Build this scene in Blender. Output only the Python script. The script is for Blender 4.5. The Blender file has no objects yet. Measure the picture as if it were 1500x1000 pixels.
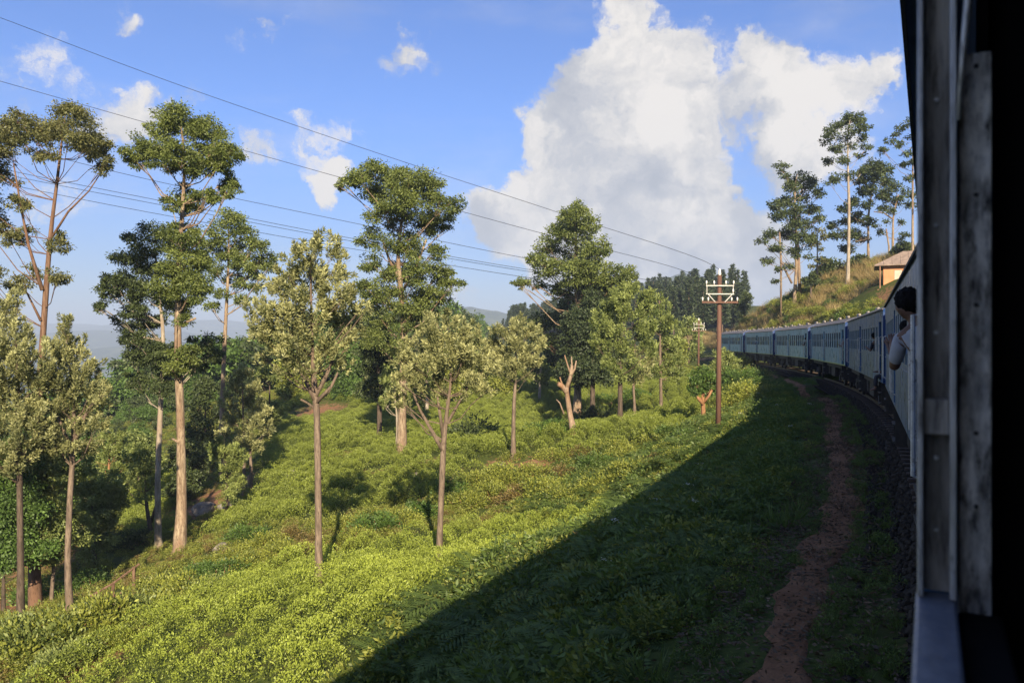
import bpy, bmesh, math, random
import numpy as np
from mathutils import Vector, Matrix

random.seed(7)
RNG = np.random.default_rng(7)
SC = bpy.context.scene
COL = SC.collection
R = math.radians

# ------------------------------------------------------------------ camera
F = 1167.0            # focal length in photo pixels (1500 wide)
EYE = 2.65            # eye height above the rail head
HX, HY = 750.0, 500.0
cam_d = bpy.data.cameras.new('camera')
cam_d.sensor_width = 36.0
cam_d.lens = 36.0 * F / 1500.0
cam_d.clip_start = 0.01
cam_d.clip_end = 40000
cam_d.dof.use_dof = True
cam_d.dof.focus_distance = 45
cam_d.dof.aperture_fstop = 7.1
cam = bpy.data.objects.new('camera', cam_d)
COL.objects.link(cam)
cam.location = (0, 0, EYE)
cam.rotation_euler = (R(90), 0, 0)
SC.camera = cam

# ------------------------------------------------------------------ light
SUN_EL = 24.5
SUN_TO = -9.2         # heading (deg, clockwise from +y) the light travels to
SUN_STRENGTH = 5.0
SKY_STRENGTH = 0.052
sd = bpy.data.lights.new('sun', 'SUN')
sd.energy = SUN_STRENGTH
sd.angle = R(0.53)
sd.color = (1.0, 0.83, 0.58)
sun = bpy.data.objects.new('sun', sd)
COL.objects.link(sun)
ldir = Vector((math.sin(R(SUN_TO)) * math.cos(R(SUN_EL)), math.cos(R(SUN_TO)) * math.cos(R(SUN_EL)), -math.sin(R(SUN_EL))))
sun.rotation_euler = ldir.to_track_quat('-Z', 'Y').to_euler()
sun.location = (0, 0, 60)

SC.view_settings.view_transform = 'Standard'
SC.view_settings.look = 'None'
SC.view_settings.exposure = 1.32
SC.view_settings.gamma = 1.0
SC.view_settings.use_curve_mapping = False
SC.render.engine = 'CYCLES'
cy = SC.cycles
cy.max_bounces = 5
cy.diffuse_bounces = 2
cy.glossy_bounces = 2
cy.transmission_bounces = 4
cy.transparent_max_bounces = 8
cy.volume_bounces = 0
cy.use_denoising = True
cy.caustics_reflective = False
cy.caustics_refractive = False
cy.use_adaptive_sampling = False


def pixdir(px, py):
    return Vector(((px - HX) / F, 1.0, (HY - py) / F))


def P(px, py, D):
    v = pixdir(px, py) * D
    return (v.x, v.y, v.z + EYE)


# ------------------------------------------------------------------ node helpers
class NT:
    def __init__(s, tree):
        s.t = tree
        tree.nodes.clear()

    def n(s, typ, ins=None, **kw):
        nd = s.t.nodes.new(typ)
        for k, v in kw.items():
            setattr(nd, k, v)
        for k, v in (ins or {}).items():
            sock = nd.inputs[k]
            if isinstance(v, bpy.types.NodeSocket):
                s.t.links.new(v, sock)
            else:
                sock.default_value = v
        return nd

    def math(s, op, a, b=None, c=None, clamp=False):
        ins = {0: a}
        if b is not None: ins[1] = b
        if c is not None: ins[2] = c
        return s.n('ShaderNodeMath', ins, operation=op, use_clamp=clamp).outputs[0]

    def ramp(s, fac, stops, interp='LINEAR'):
        nd = s.n('ShaderNodeValToRGB', {0: fac})
        cr = nd.color_ramp
        cr.interpolation = interp
        while len(cr.elements) < len(stops):
            cr.elements.new(0.5)
        for e, (p, c) in zip(cr.elements, stops):
            e.position = p
            e.color = (c, c, c, 1) if isinstance(c, (int, float)) else (*c, 1)
        return nd.outputs[0]

    def mix(s, fac, a, b, blend='MIX'):
        nd = s.n('ShaderNodeMix', data_type='RGBA', blend_type=blend)
        for sock, v in ((nd.inputs[0], fac), (nd.inputs[6], a), (nd.inputs[7], b)):
            if isinstance(v, bpy.types.NodeSocket):
                s.t.links.new(v, sock)
            elif isinstance(v, (int, float)):
                sock.default_value = v
            else:
                sock.default_value = (*v, 1) if len(v) == 3 else v
        return nd.outputs[2]

    def noise(s, vec, scale, detail=4, rough=0.55, dist=0.0):
        ins = {'Scale': scale, 'Detail': detail, 'Roughness': rough, 'Distortion': dist}
        if vec is not None: ins['Vector'] = vec
        return s.n('ShaderNodeTexNoise', ins).outputs[0]

    def mapr(s, v, a, b, c=0.0, d=1.0, smooth=True):
        nd = s.n('ShaderNodeMapRange', {0: v, 1: a, 2: b, 3: c, 4: d})
        if smooth: nd.interpolation_type = 'SMOOTHSTEP'
        return nd.outputs[0]

    def vmath(s, op, a, b=None, scale=None):
        ins = {0: a}
        if b is not None: ins[1] = b
        nd = s.n('ShaderNodeVectorMath', ins, operation=op)
        if scale is not None: nd.inputs['Scale'].default_value = scale
        return nd


# ------------------------------------------------------------------ world: sky with clouds
world = bpy.data.worlds.new('World')
SC.world = world
world.use_nodes = True
w = NT(world.node_tree)
sky = w.n('ShaderNodeTexSky', sky_type='NISHITA', sun_disc=False)
sky.sun_elevation = R(SUN_EL)
sky.sun_rotation = R(SUN_TO + 180)
sky.altitude = 1500
sky.air_density = 1.0
sky.dust_density = 0.4
sky.ozone_density = 2.0
tc = w.n('ShaderNodeTexCoord').outputs['Generated']
# warp the direction a little so that cloud outlines are ragged
nz = w.n('ShaderNodeTexNoise', {'Vector': tc, 'Scale': 9.0, 'Detail': 8.0, 'Roughness': 0.62})
wv = w.vmath('SUBTRACT', nz.outputs[1], (0.5, 0.5, 0.5)).outputs[0]
wv = w.vmath('SCALE', wv, scale=0.16).outputs[0]
dirw = w.vmath('ADD', tc, wv).outputs[0]
# px, py, radius px, weight
CLOUDS = [
    (960, 125, 95, 1.0), (890, 115, 80, .85), (925, 40, 70, .55), (1005, 180, 75, 1.0), (850, 215, 105, 1.0),
    (950, 250, 130, 1.15), (815, 285, 90, .95), (735, 325, 70, .75), (900, 330, 130, 1.15), (1010, 330, 105, 1.05),
    (1085, 345, 85, .85), (960, 395, 130, 1.1), (1095, 410, 85, .85), (800, 350, 80, .85), (860, 420, 90, .9),
    (1120, 125, 95, .62), (1215, 140, 80, .66), (1262, 118, 50, .6), (1160, 175, 75, .62), (1095, 75, 60, .5), (1170, 230, 90, .45),
    (472, 278, 44, .8), (585, 80, 60, .36), (605, 182, 26, .5), (500, 200, 70, .34), (445, 215, 66, .34), (375, 50, 80, .26),
    (180, 28, 50, .34), (195, 178, 90, .42), (285, 158, 50, .32), (370, 215, 46, .32), (650, 430, 90, .30), (30, 240, 170, .28), (30, 130, 150, .24),
]
field = None
for px, py, r, wt in CLOUDS:
    c = pixdir(px, py).normalized()
    dist = w.vmath('DISTANCE', dirw, tuple(c)).outputs[1]
    rr = 1.12 * r / F
    v = w.math('MULTIPLY_ADD', dist, -wt / rr, wt)
    field = v if field is None else w.math('MAXIMUM', field, v)
# the sky goes on with the same kind of broken cloud outside the view
gen = w.noise(tc, 2.6, 9, 0.6)
fwd = w.vmath('DOT_PRODUCT', tc, (0.0, 1.0, 0.0)).outputs[1]
out = w.mapr(fwd, 0.80, 0.55)
gen = w.math('MULTIPLY', w.mapr(gen, 0.5, 0.75), out)
gen = w.math('MULTIPLY', gen, 0.9)
field = w.math('MAXIMUM', field, gen)
fine = w.noise(dirw, 13.0, 12, 0.66)
fsum = w.math('MULTIPLY_ADD', w.math('SUBTRACT', fine, 0.5), 0.85, field)
mask = w.mapr(fsum, 0.17, 0.36)
wisp = w.noise(w.vmath('MULTIPLY', tc, (1.5, 1.0, 5.0)).outputs[0], 2.2, 8, 0.6)
wispm = w.mapr(wisp, 0.45, 0.80, 0.0, 0.30)
# relief of the cloud: noise against the same noise a step towards the sun
n1 = w.noise(dirw, 6.5, 7, 0.56)
off = w.vmath('ADD', dirw, (0.035, 0.0, 0.03)).outputs[0]
n2 = w.noise(off, 6.5, 7, 0.56)
rel = w.math('MULTIPLY_ADD', w.math('SUBTRACT', n1, n2), 4.0, 0.64, clamp=True)
ccol = w.ramp(rel, [(0.0, (0.56, 0.59, 0.67)), (0.42, (0.72, 0.73, 0.78)), (0.72, (0.95, 0.92, 0.90)), (1.0, (1.14, 1.08, 1.02))])
elev = w.n('ShaderNodeSeparateXYZ', {0: tc}).outputs[2]
tintc = w.mix(w.mapr(elev, 0.0, 0.30), (0.52, 0.58, 0.74), (0.60, 0.90, 1.42))
skyc = w.mix(1.0, sky.outputs[0], tintc, 'MULTIPLY')
bg_sky = w.n('ShaderNodeBackground', {0: skyc, 1: SKY_STRENGTH})
bg_cl = w.n('ShaderNodeBackground', {0: ccol, 1: 0.335})
m_all = w.math('MAXIMUM', mask, wispm)
m_all = w.math('MULTIPLY', m_all, w.mapr(w.n('ShaderNodeSeparateXYZ', {0: tc}).outputs[2], -0.02, 0.02))
mx = w.n('ShaderNodeMixShader', {0: m_all, 1: bg_sky.outputs[0], 2: bg_cl.outputs[0]})
w.n('ShaderNodeOutputWorld', {0: mx.outputs[0]})

# ------------------------------------------------------------------ materials
MATS = {}


def newmat(name):
    m = bpy.data.materials.new(name)
    m.use_nodes = True
    MATS[name] = m
    return m, NT(m.node_tree)


def bumped(t, h, strength=0.3, dist=0.02):
    return t.n('ShaderNodeBump', {'Height': h, 'Strength': strength, 'Distance': dist}).outputs[0]


def mat_simple(name, col, rough=0.6, metal=0.0, var=0.25, scale=3.0, dirt=None, dirt_amt=0.5, stretch=(1, 1, 1), bump=0.15, spec=0.5):
    """painted or plain surface with mottling, and stains of a second colour"""
    m, t = newmat(name)
    co = t.n('ShaderNodeTexCoord').outputs['Object']
    co = t.n('ShaderNodeMapping', {'Vector': co, 'Scale': stretch}).outputs[0]
    n = t.noise(co, scale, 6, 0.6)
    base = t.mix(t.mapr(n, 0.3, 0.7), tuple(c * (1 - var) for c in col), tuple(min(1, c * (1 + var)) for c in col))
    if dirt:
        n2 = t.noise(co, scale * 2.3, 8, 0.68)
        base = t.mix(t.mapr(n2, 0.62 - 0.25 * dirt_amt, 0.72, 0, 1), base, dirt)
    rn = t.mapr(t.noise(co, scale * 4, 4), 0.3, 0.7, rough - 0.1, min(1, rough + 0.12))
    b = t.n('ShaderNodeBsdfPrincipled', {'Base Color': base, 'Roughness': rn, 'Metallic': metal, 'Specular IOR Level': spec,
                                         'Normal': bumped(t, n, bump)})
    t.n('ShaderNodeOutputMaterial', {0: b.outputs[0]})
    return m


def mat_leaf(name, dark, light, trans=0.30, rough=0.55, inst=False, gloss=0.03):
    """leaf: colour by each leaf's own tint; lets some light through"""
    m, t = newmat(name)
    a = t.n('ShaderNodeAttribute', attribute_name='tint').outputs['Fac']
    if inst:
        rnd = t.n('ShaderNodeObjectInfo').outputs['Random']
        a = t.math('ADD', t.math('MULTIPLY', a, 0.75), t.math('MULTIPLY', rnd, 0.25))
    pos = t.n('ShaderNodeNewGeometry').outputs['Position']
    big = t.noise(pos, 0.35, 2)
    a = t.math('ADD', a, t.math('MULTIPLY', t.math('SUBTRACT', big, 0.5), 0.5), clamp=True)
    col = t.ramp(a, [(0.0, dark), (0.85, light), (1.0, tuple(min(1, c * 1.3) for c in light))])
    d = t.n('ShaderNodeBsdfDiffuse', {0: col})
    tr = t.n('ShaderNodeBsdfTranslucent', {0: t.mix(0.5, col, tuple(min(1.0, c * 1.6) for c in (light[0], light[1], light[2] * .5)))})
    g = t.n('ShaderNodeBsdfGlossy', {0: (0.9, 0.95, 0.9, 1), 'Roughness': rough})
    s1 = t.n('ShaderNodeMixShader', {0: trans, 1: d.outputs[0], 2: tr.outputs[0]})
    s2 = t.n('ShaderNodeMixShader', {0: gloss, 1: s1.outputs[0], 2: g.outputs[0]})
    t.n('ShaderNodeOutputMaterial', {0: s2.outputs[0]})
    return m


mat_leaf('leaf_gum', (0.036, 0.058, 0.012), (0.160, 0.195, 0.045), 0.22)
mat_leaf('leaf_gum_olive', (0.045, 0.056, 0.018), (0.175, 0.175, 0.062), 0.22)
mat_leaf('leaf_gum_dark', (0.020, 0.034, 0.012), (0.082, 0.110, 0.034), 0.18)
mat_leaf('leaf_oak', (0.062, 0.078, 0.026), (0.360, 0.365, 0.165), 0.25)
mat_leaf('leaf_oak_green', (0.058, 0.090, 0.022), (0.255, 0.300, 0.090), 0.28)
mat_leaf('leaf_broad', (0.035, 0.065, 0.013), (0.110, 0.190, 0.035), 0.28)
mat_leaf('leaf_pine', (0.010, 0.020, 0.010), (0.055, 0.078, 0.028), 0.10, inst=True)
mat_leaf('leaf_tea', (0.022, 0.042, 0.006), (0.340, 0.410, 0.062), 0.28, inst=True)
mat_leaf('leaf_tea_dark', (0.022, 0.040, 0.007), (0.240, 0.290, 0.046), 0.25, inst=True)
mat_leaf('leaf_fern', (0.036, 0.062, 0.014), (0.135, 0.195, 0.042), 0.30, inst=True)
mat_leaf('leaf_weed', (0.050, 0.075, 0.012), (0.270, 0.290, 0.052), 0.28, inst=True)
mat_leaf('leaf_dry', (0.160, 0.110, 0.045), (0.380, 0.290, 0.130), 0.25, inst=True)
mat_leaf('leaf_scrub', (0.050, 0.076, 0.012), (0.290, 0.315, 0.056), 0.28)
mat_leaf('leaf_rust', (0.075, 0.055, 0.018), (0.230, 0.175, 0.060), 0.25)
mat_leaf('leaf_rust_weed', (0.075, 0.055, 0.018), (0.230, 0.175, 0.060), 0.25, inst=True)
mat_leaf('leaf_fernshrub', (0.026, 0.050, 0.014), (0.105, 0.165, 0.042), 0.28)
mat_leaf('leaf_litter', (0.050, 0.034, 0.020), (0.150, 0.100, 0.060), 0.05, inst=True)
mat_leaf('petal_white', (0.55, 0.55, 0.5), (0.8, 0.8, 0.74), 0.2, inst=True)


def mat_bark(name, c1, c2, c3, scale=3.0):
    m, t = newmat(name)
    co = t.n('ShaderNodeTexCoord').outputs['Object']
    st = t.n('ShaderNodeMapping', {'Vector': co, 'Scale': (3.0, 3.0, 0.45)}).outputs[0]
    n = t.noise(st, scale, 8, 0.62)
    n2 = t.noise(t.n('ShaderNodeMapping', {'Vector': co, 'Scale': (1.0, 1.0, 0.3)}).outputs[0], 1.1, 4)
    n3 = t.noise(t.n('ShaderNodeMapping', {'Vector': co, 'Scale': (9, 9, 2.0)}).outputs[0], scale, 5)
    c = t.mix(t.mapr(n, 0.36, 0.64), c1, c2)
    c = t.mix(t.mapr(n2, 0.45, 0.62), c, c3)
    c = t.mix(t.mapr(n3, 0.52, 0.70, 0, 0.75), c, tuple(x * .42 for x in c1))
    b = t.n('ShaderNodeBsdfPrincipled', {'Base Color': c, 'Roughness': 0.85, 'Specular IOR Level': 0.2, 'Normal': bumped(t, n, 0.6, 0.03)})
    t.n('ShaderNodeOutputMaterial', {0: b.outputs[0]})


mat_bark('bark_gum', (0.15, 0.105, 0.072), (0.36, 0.285, 0.20), (0.215, 0.145, 0.098))
mat_bark('bark_gum_red', (0.105, 0.060, 0.040), (0.205, 0.130, 0.088), (0.150, 0.085, 0.055))
mat_bark('bark_gum_pale', (0.24, 0.20, 0.155), (0.40, 0.35, 0.28), (0.26, 0.205, 0.155))
mat_bark('bark_oak', (0.105, 0.080, 0.062), (0.215, 0.165, 0.125), (0.150, 0.110, 0.082))
mat_bark('bark_dark', (0.05, 0.04, 0.03), (0.12, 0.09, 0.07), (0.085, 0.06, 0.045))
mat_bark('bark_cut', (0.22, 0.11, 0.055), (0.33, 0.18, 0.09), (0.26, 0.15, 0.09))
mat_bark('wood_grey', (0.20, 0.14, 0.10), (0.33, 0.25, 0.18), (0.26, 0.15, 0.09))

mat_simple('paint_blue', (0.042, 0.110, 0.235), 0.34, var=0.15, scale=0.8, stretch=(1, 1, .4), bump=0.03)
mat_simple('paint_teal', (0.210, 0.410, 0.500), 0.34, var=0.15, scale=0.8, stretch=(1, 1, .4), bump=0.03)
mat_simple('paint_mid', (0.125, 0.290, 0.430), 0.34, var=0.15, scale=0.8, stretch=(1, 1, .4), bump=0.03)
mat_simple('frame_paint', (0.135, 0.20, 0.25), 0.4, var=0.15, scale=4)
mat_simple('paint_end', (0.008, 0.040, 0.150), 0.35, var=0.12, scale=1.5)
mat_simple('paint_stripe', (0.36, 0.42, 0.14), 0.4, var=0.12, scale=2)
mat_simple('paint_door', (0.030, 0.070, 0.140), 0.45, var=0.2, scale=1.5)
mat_simple('roof_paint', (0.135, 0.120, 0.105), 0.55, var=0.25, scale=1.5, dirt=(0.06, 0.05, 0.04), dirt_amt=0.6, stretch=(.6, 2, 2))
mat_simple('steel_dark', (0.030, 0.027, 0.024), 0.7, var=0.4, scale=5, dirt=(0.07, 0.045, 0.03), dirt_amt=0.6)
mat_simple('rail_steel', (0.16, 0.12, 0.10), 0.4, metal=0.7, var=0.3, scale=9)
mat_simple('sleeper_wood', (0.075, 0.055, 0.042), 0.9, var=0.4, scale=6)
mat_simple('rail_pipe', (0.50, 0.50, 0.48), 0.35, metal=0.3, var=0.15, scale=8, dirt=(0.25, 0.22, 0.19))
mat_simple('vent_metal', (0.27, 0.24, 0.21), 0.5, var=0.2, scale=5)
mat_simple('inside_dark', (0.012, 0.011, 0.011), 0.8, var=0.3, scale=3, spec=0.1)
mat_simple('seat_dark', (0.02, 0.016, 0.014), 0.7, var=0.3, scale=4, spec=0.15)
mat_simple('alu_trim', (0.50, 0.50, 0.50), 0.40, metal=0.45, var=0.35, scale=30, dirt=(0.07, 0.06, 0.05), dirt_amt=0.5, stretch=(1, 1, .25))
mat_simple('jamb_worn', (0.66, 0.62, 0.56), 0.5, var=0.45, scale=38, dirt=(0.020, 0.017, 0.015), dirt_amt=0.85, stretch=(1, 1, .35), bump=0.5)
mat_simple('jamb_channel', (0.44, 0.40, 0.35), 0.5, var=0.5, scale=30, dirt=(0.030, 0.020, 0.015), dirt_amt=0.85, stretch=(1, 1, .14), bump=0.4)
mat_simple('sill_paint', (0.17, 0.19, 0.235), 0.42, var=0.10, scale=25, dirt=(0.13, 0.13, 0.14), dirt_amt=0.35)
mat_simple('rust_post', (0.115, 0.058, 0.040), 0.8, var=0.22, scale=3, dirt=(0.085, 0.04, 0.028), dirt_amt=0.5, stretch=(4, 4, .5))
mat_simple('arm_white', (0.50, 0.49, 0.46), 0.6, var=0.2, scale=9, dirt=(0.24, 0.17, 0.12), dirt_amt=0.5)
mat_simple('porcelain', (0.72, 0.71, 0.68), 0.25, var=0.05, scale=5)
mat_simple('cable', (0.05, 0.05, 0.055), 0.5, var=0.1, scale=1)
mat_simple('rock', (0.20, 0.175, 0.155), 0.9, var=0.45, scale=1.6, dirt=(0.09, 0.085, 0.07), dirt_amt=0.6, bump=0.7)
mat_simple('ballast', (0.050, 0.042, 0.034), 0.95, var=0.5, scale=7, bump=0.9, dirt=(0.03, 0.03, 0.02), spec=0.05)
mat_simple('wall_orange', (0.52, 0.24, 0.115), 0.85, var=0.12, scale=1.2)
mat_simple('tile_roof', (0.245, 0.185, 0.150), 0.85, var=0.25, scale=2.5)
mat_simple('door_cream', (0.50, 0.42, 0.34), 0.7, var=0.1, scale=2)
mat_simple('plinth', (0.30, 0.16, 0.10), 0.9, var=0.2, scale=2)
mat_simple('house_white', (0.72, 0.70, 0.66), 0.8, var=0.08, scale=0.3)
mat_simple('skin', (0.16, 0.085, 0.055), 0.55, var=0.12, scale=8)
mat_simple('hair_black', (0.010, 0.009, 0.009), 0.85, var=0.4, scale=60, stretch=(1, 1, .2), bump=0.9, spec=0.15)
mat_simple('cloth_white', (0.40, 0.41, 0.44), 0.85, var=0.08, scale=12, bump=0.3)
mat_simple('cloth_blue', (0.10, 0.17, 0.32), 0.85, var=0.12, scale=12, bump=0.3)
mat_simple('cloth_dark', (0.03, 0.03, 0.04), 0.85, var=0.2, scale=12, bump=0.3)
mat_simple('cloth_red', (0.22, 0.07, 0.06), 0.85, var=0.15, scale=12, bump=0.3)
mat_simple('plastic_black', (0.012, 0.012, 0.013), 0.3, var=0.1, scale=9)
mat_simple('phone_blue', (0.05, 0.13, 0.32), 0.3, var=0.1, scale=9)


def mat_glass():
    m, t = newmat('glass')
    fr = t.n('ShaderNodeFresnel', {0: 1.5}).outputs[0]
    fr = t.math('MULTIPLY_ADD', fr, 0.9, 0.06, clamp=True)
    tr = t.n('ShaderNodeBsdfTransparent', {0: (0.55, 0.60, 0.58, 1)})
    gl = t.n('ShaderNodeBsdfGlossy', {0: (0.9, 0.9, 0.9, 1), 'Roughness': 0.06})
    mx_ = t.n('ShaderNodeMixShader', {0: fr, 1: tr.outputs[0], 2: gl.outputs[0]})
    t.n('ShaderNodeOutputMaterial', {0: mx_.outputs[0]})


mat_glass()


def mat_ground():
    m, t = newmat('ground')
    pos = t.n('ShaderNodeNewGeometry').outputs['Position']
    soil = t.n('ShaderNodeAttribute', attribute_name='soil').outputs['Fac']
    far = t.n('ShaderNodeAttribute', attribute_name='far').outputs['Fac']
    n1 = t.noise(pos, 0.9, 8, 0.62)
    n2 = t.noise(pos, 6.0, 6, 0.65)
    n5 = t.noise(pos, 2.6, 6, 0.7)
    n3 = t.noise(pos, 0.012, 8, 0.6)
    n4 = t.noise(pos, 0.11, 6, 0.7)
    green = t.mix(t.mapr(n2, 0.3, 0.7), (0.035, 0.055, 0.012), (0.095, 0.115, 0.030))
    green = t.mix(t.mapr(n1, 0.52, 0.68, 0, .6), green, (0.105, 0.070, 0.040))
    red = t.mix(t.mapr(n2, 0.3, 0.7), (0.16, 0.078, 0.042), (0.30, 0.165, 0.095))
    red = t.mix(t.mapr(n1, 0.55, 0.72), red, (0.23, 0.16, 0.105))
    sf = t.math('ADD', soil, t.math('MULTIPLY', t.math('SUBTRACT', n5, 0.5), 1.3))
    c = t.mix(t.mapr(sf, 0.38, 0.62), green, red)
    wood = t.mix(t.mapr(n4, 0.35, 0.68), (0.020, 0.034, 0.014), (0.062, 0.080, 0.026))
    wood = t.mix(t.mapr(n3, 0.48, 0.66), wood, (0.105, 0.120, 0.045))
    c = t.mix(far, c, wood)
    b = t.n('ShaderNodeBsdfPrincipled', {'Base Color': c, 'Roughness': 0.95, 'Specular IOR Level': 0.1, 'Normal': bumped(t, n2, 0.7, 0.06)})
    t.n('ShaderNodeOutputMaterial', {0: b.outputs[0]})
    m2, t = newmat('path_dirt')
    pos = t.n('ShaderNodeNewGeometry').outputs['Position']
    n1 = t.noise(pos, 2.5, 8, 0.65)
    n2 = t.noise(pos, 22.0, 6, 0.7)
    c = t.mix(t.mapr(n1, 0.3, 0.7), (0.185, 0.090, 0.046), (0.300, 0.165, 0.090))
    c = t.mix(t.mapr(n2, 0.45, 0.75, 0, .7), c, (0.10, 0.06, 0.04))
    b = t.n('ShaderNodeBsdfPrincipled', {'Base Color': c, 'Roughness': 0.95, 'Specular IOR Level': 0.1, 'Normal': bumped(t, n2, 0.8, 0.03)})
    t.n('ShaderNodeOutputMaterial', {0: b.outputs[0]})


mat_ground()


# ------------------------------------------------------------------ object helpers
def tag(o, label=None, cat=None, group=None, kind=None):
    if label: o['label'] = label
    if cat: o['category'] = cat
    if group: o['group'] = group
    if kind: o['kind'] = kind
    return o


def link(name, data, parent=None, mat=None):
    o = bpy.data.objects.new(name, data)
    COL.objects.link(o)
    if parent is not None: o.parent = parent
    if mat and data is not None and len(data.materials) == 0: data.materials.append(MATS[mat])
    return o


def empty(name, loc=(0, 0, 0), rz=0.0):
    o = bpy.data.objects.new(name, None)
    COL.objects.link(o)
    o.empty_display_size = 0.2
    o.location = loc
    o.rotation_euler = (0, 0, rz)
    return o


class MB:
    """collects shapes for ONE mesh"""
    def __init__(s):
        s.v, s.f = [], []

    def box(s, x0, x1, y0, y1, z0, z1, m=None):
        b = len(s.v)
        for z in (z0, z1):
            for x, y in ((x0, y0), (x1, y0), (x1, y1), (x0, y1)):
                p = Vector((x, y, z))
                s.v.append(tuple(m @ p) if m else (x, y, z))
        for q in ((0, 3, 2, 1), (4, 5, 6, 7), (0, 1, 5, 4), (1, 2, 6, 5), (2, 3, 7, 6), (3, 0, 4, 7)):
            s.f.append(tuple(b + i for i in q))
        return s

    def tube(s, pts, radii, n=7, cap=True, wob=0.0):
        pts = [Vector(p) for p in pts]
        if isinstance(radii, (int, float)): radii = [radii] * len(pts)
        base = len(s.v)
        up = None
        for i, p in enumerate(pts):
            a = pts[max(0, i - 1)]; c = pts[min(len(pts) - 1, i + 1)]
            d = (c - a)
            d = d.normalized() if d.length > 1e-9 else Vector((0, 0, 1))
            if up is None:
                up = d.orthogonal().normalized()
            else:
                up = (up - d * up.dot(d))
                up = up.normalized() if up.length > 1e-6 else d.orthogonal().normalized()
            sd_ = d.cross(up)
            for k in range(n):
                an = 2 * math.pi * k / n
                r = radii[i] * (1 + (random.uniform(-wob, wob) if wob else 0))
                s.v.append(tuple(p + (up * math.cos(an) + sd_ * math.sin(an)) * r))
        for i in range(len(pts) - 1):
            for k in range(n):
                a = base + i * n + k; b = base + i * n + (k + 1) % n
                s.f.append((a, b, b + n, a + n))
        if cap:
            s.f.append(tuple(base + k for k in reversed(range(n))))
            s.f.append(tuple(base + (len(pts) - 1) * n + k for k in range(n)))
        return s

    def prism(s, prof, x0, x1):
        """profile in (y, z) extruded along x"""
        b = len(s.v); n = len(prof)
        for x in (x0, x1):
            for y, z in prof: s.v.append((x, y, z))
        for k in range(n):
            j = (k + 1) % n
            s.f.append((b + k, b + j, b + n + j, b + n + k))
        s.f.append(tuple(b + k for k in reversed(range(n))))
        s.f.append(tuple(b + n + k for k in range(n)))
        return s

    def mesh(s, name, smooth=False):
        me = bpy.data.meshes.new(name)
        me.from_pydata(s.v, [], s.f)
        if smooth:
            me.polygons.foreach_set('use_smooth', [True] * len(me.polygons))
        me.update()
        return me

    def obj(s, name, mat, parent=None, smooth=False, bevel=0.0):
        o = link(name, s.mesh(name, smooth), parent, mat)
        if bevel:
            md = o.modifiers.new('bevel', 'BEVEL'); md.width = bevel; md.segments = 2; md.limit_method = 'ANGLE'
        return o


def quad_mesh(name, verts, tint, mat):
    """verts (N,4,3) -> mesh of N loose quads with one tint value per quad"""
    n = len(verts)
    me = bpy.data.meshes.new(name)
    me.vertices.add(n * 4)
    me.vertices.foreach_set('co', np.ascontiguousarray(verts, dtype=np.float32).ravel())
    me.loops.add(n * 4)
    me.loops.foreach_set('vertex_index', np.arange(n * 4, dtype=np.int32))
    me.polygons.add(n)
    me.polygons.foreach_set('loop_start', np.arange(0, n * 4, 4, dtype=np.int32))
    me.update(calc_edges=True)
    at = me.attributes.new('tint', 'FLOAT', 'POINT')
    at.data.foreach_set('value', np.repeat(np.asarray(tint, dtype=np.float32), 4))
    me.materials.append(MATS[mat])
    return me


def unit(v):
    return v / np.maximum(np.linalg.norm(v, axis=-1, keepdims=True), 1e-9)


def leaf_quads(c, d, L, W, rng, fold=0.0):
    """diamond leaves: base point c, direction d, length L, width W"""
    n = len(c)
    d = unit(d)
    rnd = rng.normal(size=(n, 3))
    side = unit(np.cross(d, rnd))
    L = np.broadcast_to(np.asarray(L, float), (n,))[:, None]
    W = np.broadcast_to(np.asarray(W, float), (n,))[:, None]
    nrm = np.cross(side, d)
    mid = c + d * L * 0.45
    return np.stack([c, mid + side * W * .5 + nrm * fold * W, c + d * L, mid - side * W * .5 + nrm * fold * W], axis=1)

# ------------------------------------------------------------------ the line of the railway
OWN_H = 27.6
CAR_L = 19.5
HEADS = [23.9, 19.4, 14.7, 10.3, 7.5, 5.0]
HALF = 1.4


def fwd_of(h): return Vector((math.sin(R(h)), math.cos(R(h)), 0))
def left_of(h): return Vector((-math.cos(R(h)), math.sin(R(h)), 0))


own_f, own_l = fwd_of(OWN_H), left_of(OWN_H)
SIDE = own_l * 0.0105                                  # outer face of our carriage side, abreast of the eye
corner = [SIDE + own_f * 9.0]
for h in HEADS:
    corner.append(corner[-1] + fwd_of(h) * CAR_L)
ctr = []
c0 = SIDE - own_l * HALF
hh = 30.5
back = c0 - own_f * 10.5
ctr = [back - fwd_of(36) * 60 - fwd_of(32) * 20, back - fwd_of(32) * 20, back]
hs = [OWN_H] + HEADS + [3.0, 1.0]
for i, c in enumerate(corner):
    hm = 0.5 * (hs[i] + hs[i + 1])
    ctr.append(c - left_of(hm) * HALF)
ctr.append(ctr[-1] + fwd_of(3.0) * 25)
ctr.append(ctr[-1] + fwd_of(4.0) * 40)
ctr.append(ctr[-1] + fwd_of(8.0) * 60)


def catmull(pts, step=1.0):
    out_ = []
    pts = [Vector(p) for p in pts]
    ext = [pts[0] * 2 - pts[1]] + pts + [pts[-1] * 2 - pts[-2]]
    for i in range(1, len(ext) - 2):
        p0, p1, p2, p3 = ext[i - 1:i + 3]
        n = max(2, int((p2 - p1).length / step))
        for k in range(n):
            t = k / n
            out_.append(0.5 * ((2 * p1) + (p2 - p0) * t + (2 * p0 - 5 * p1 + 4 * p2 - p3) * t * t + (3 * p1 - p0 - 3 * p2 + p3) * t ** 3))
    out_.append(pts[-1])
    return out_


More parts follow.
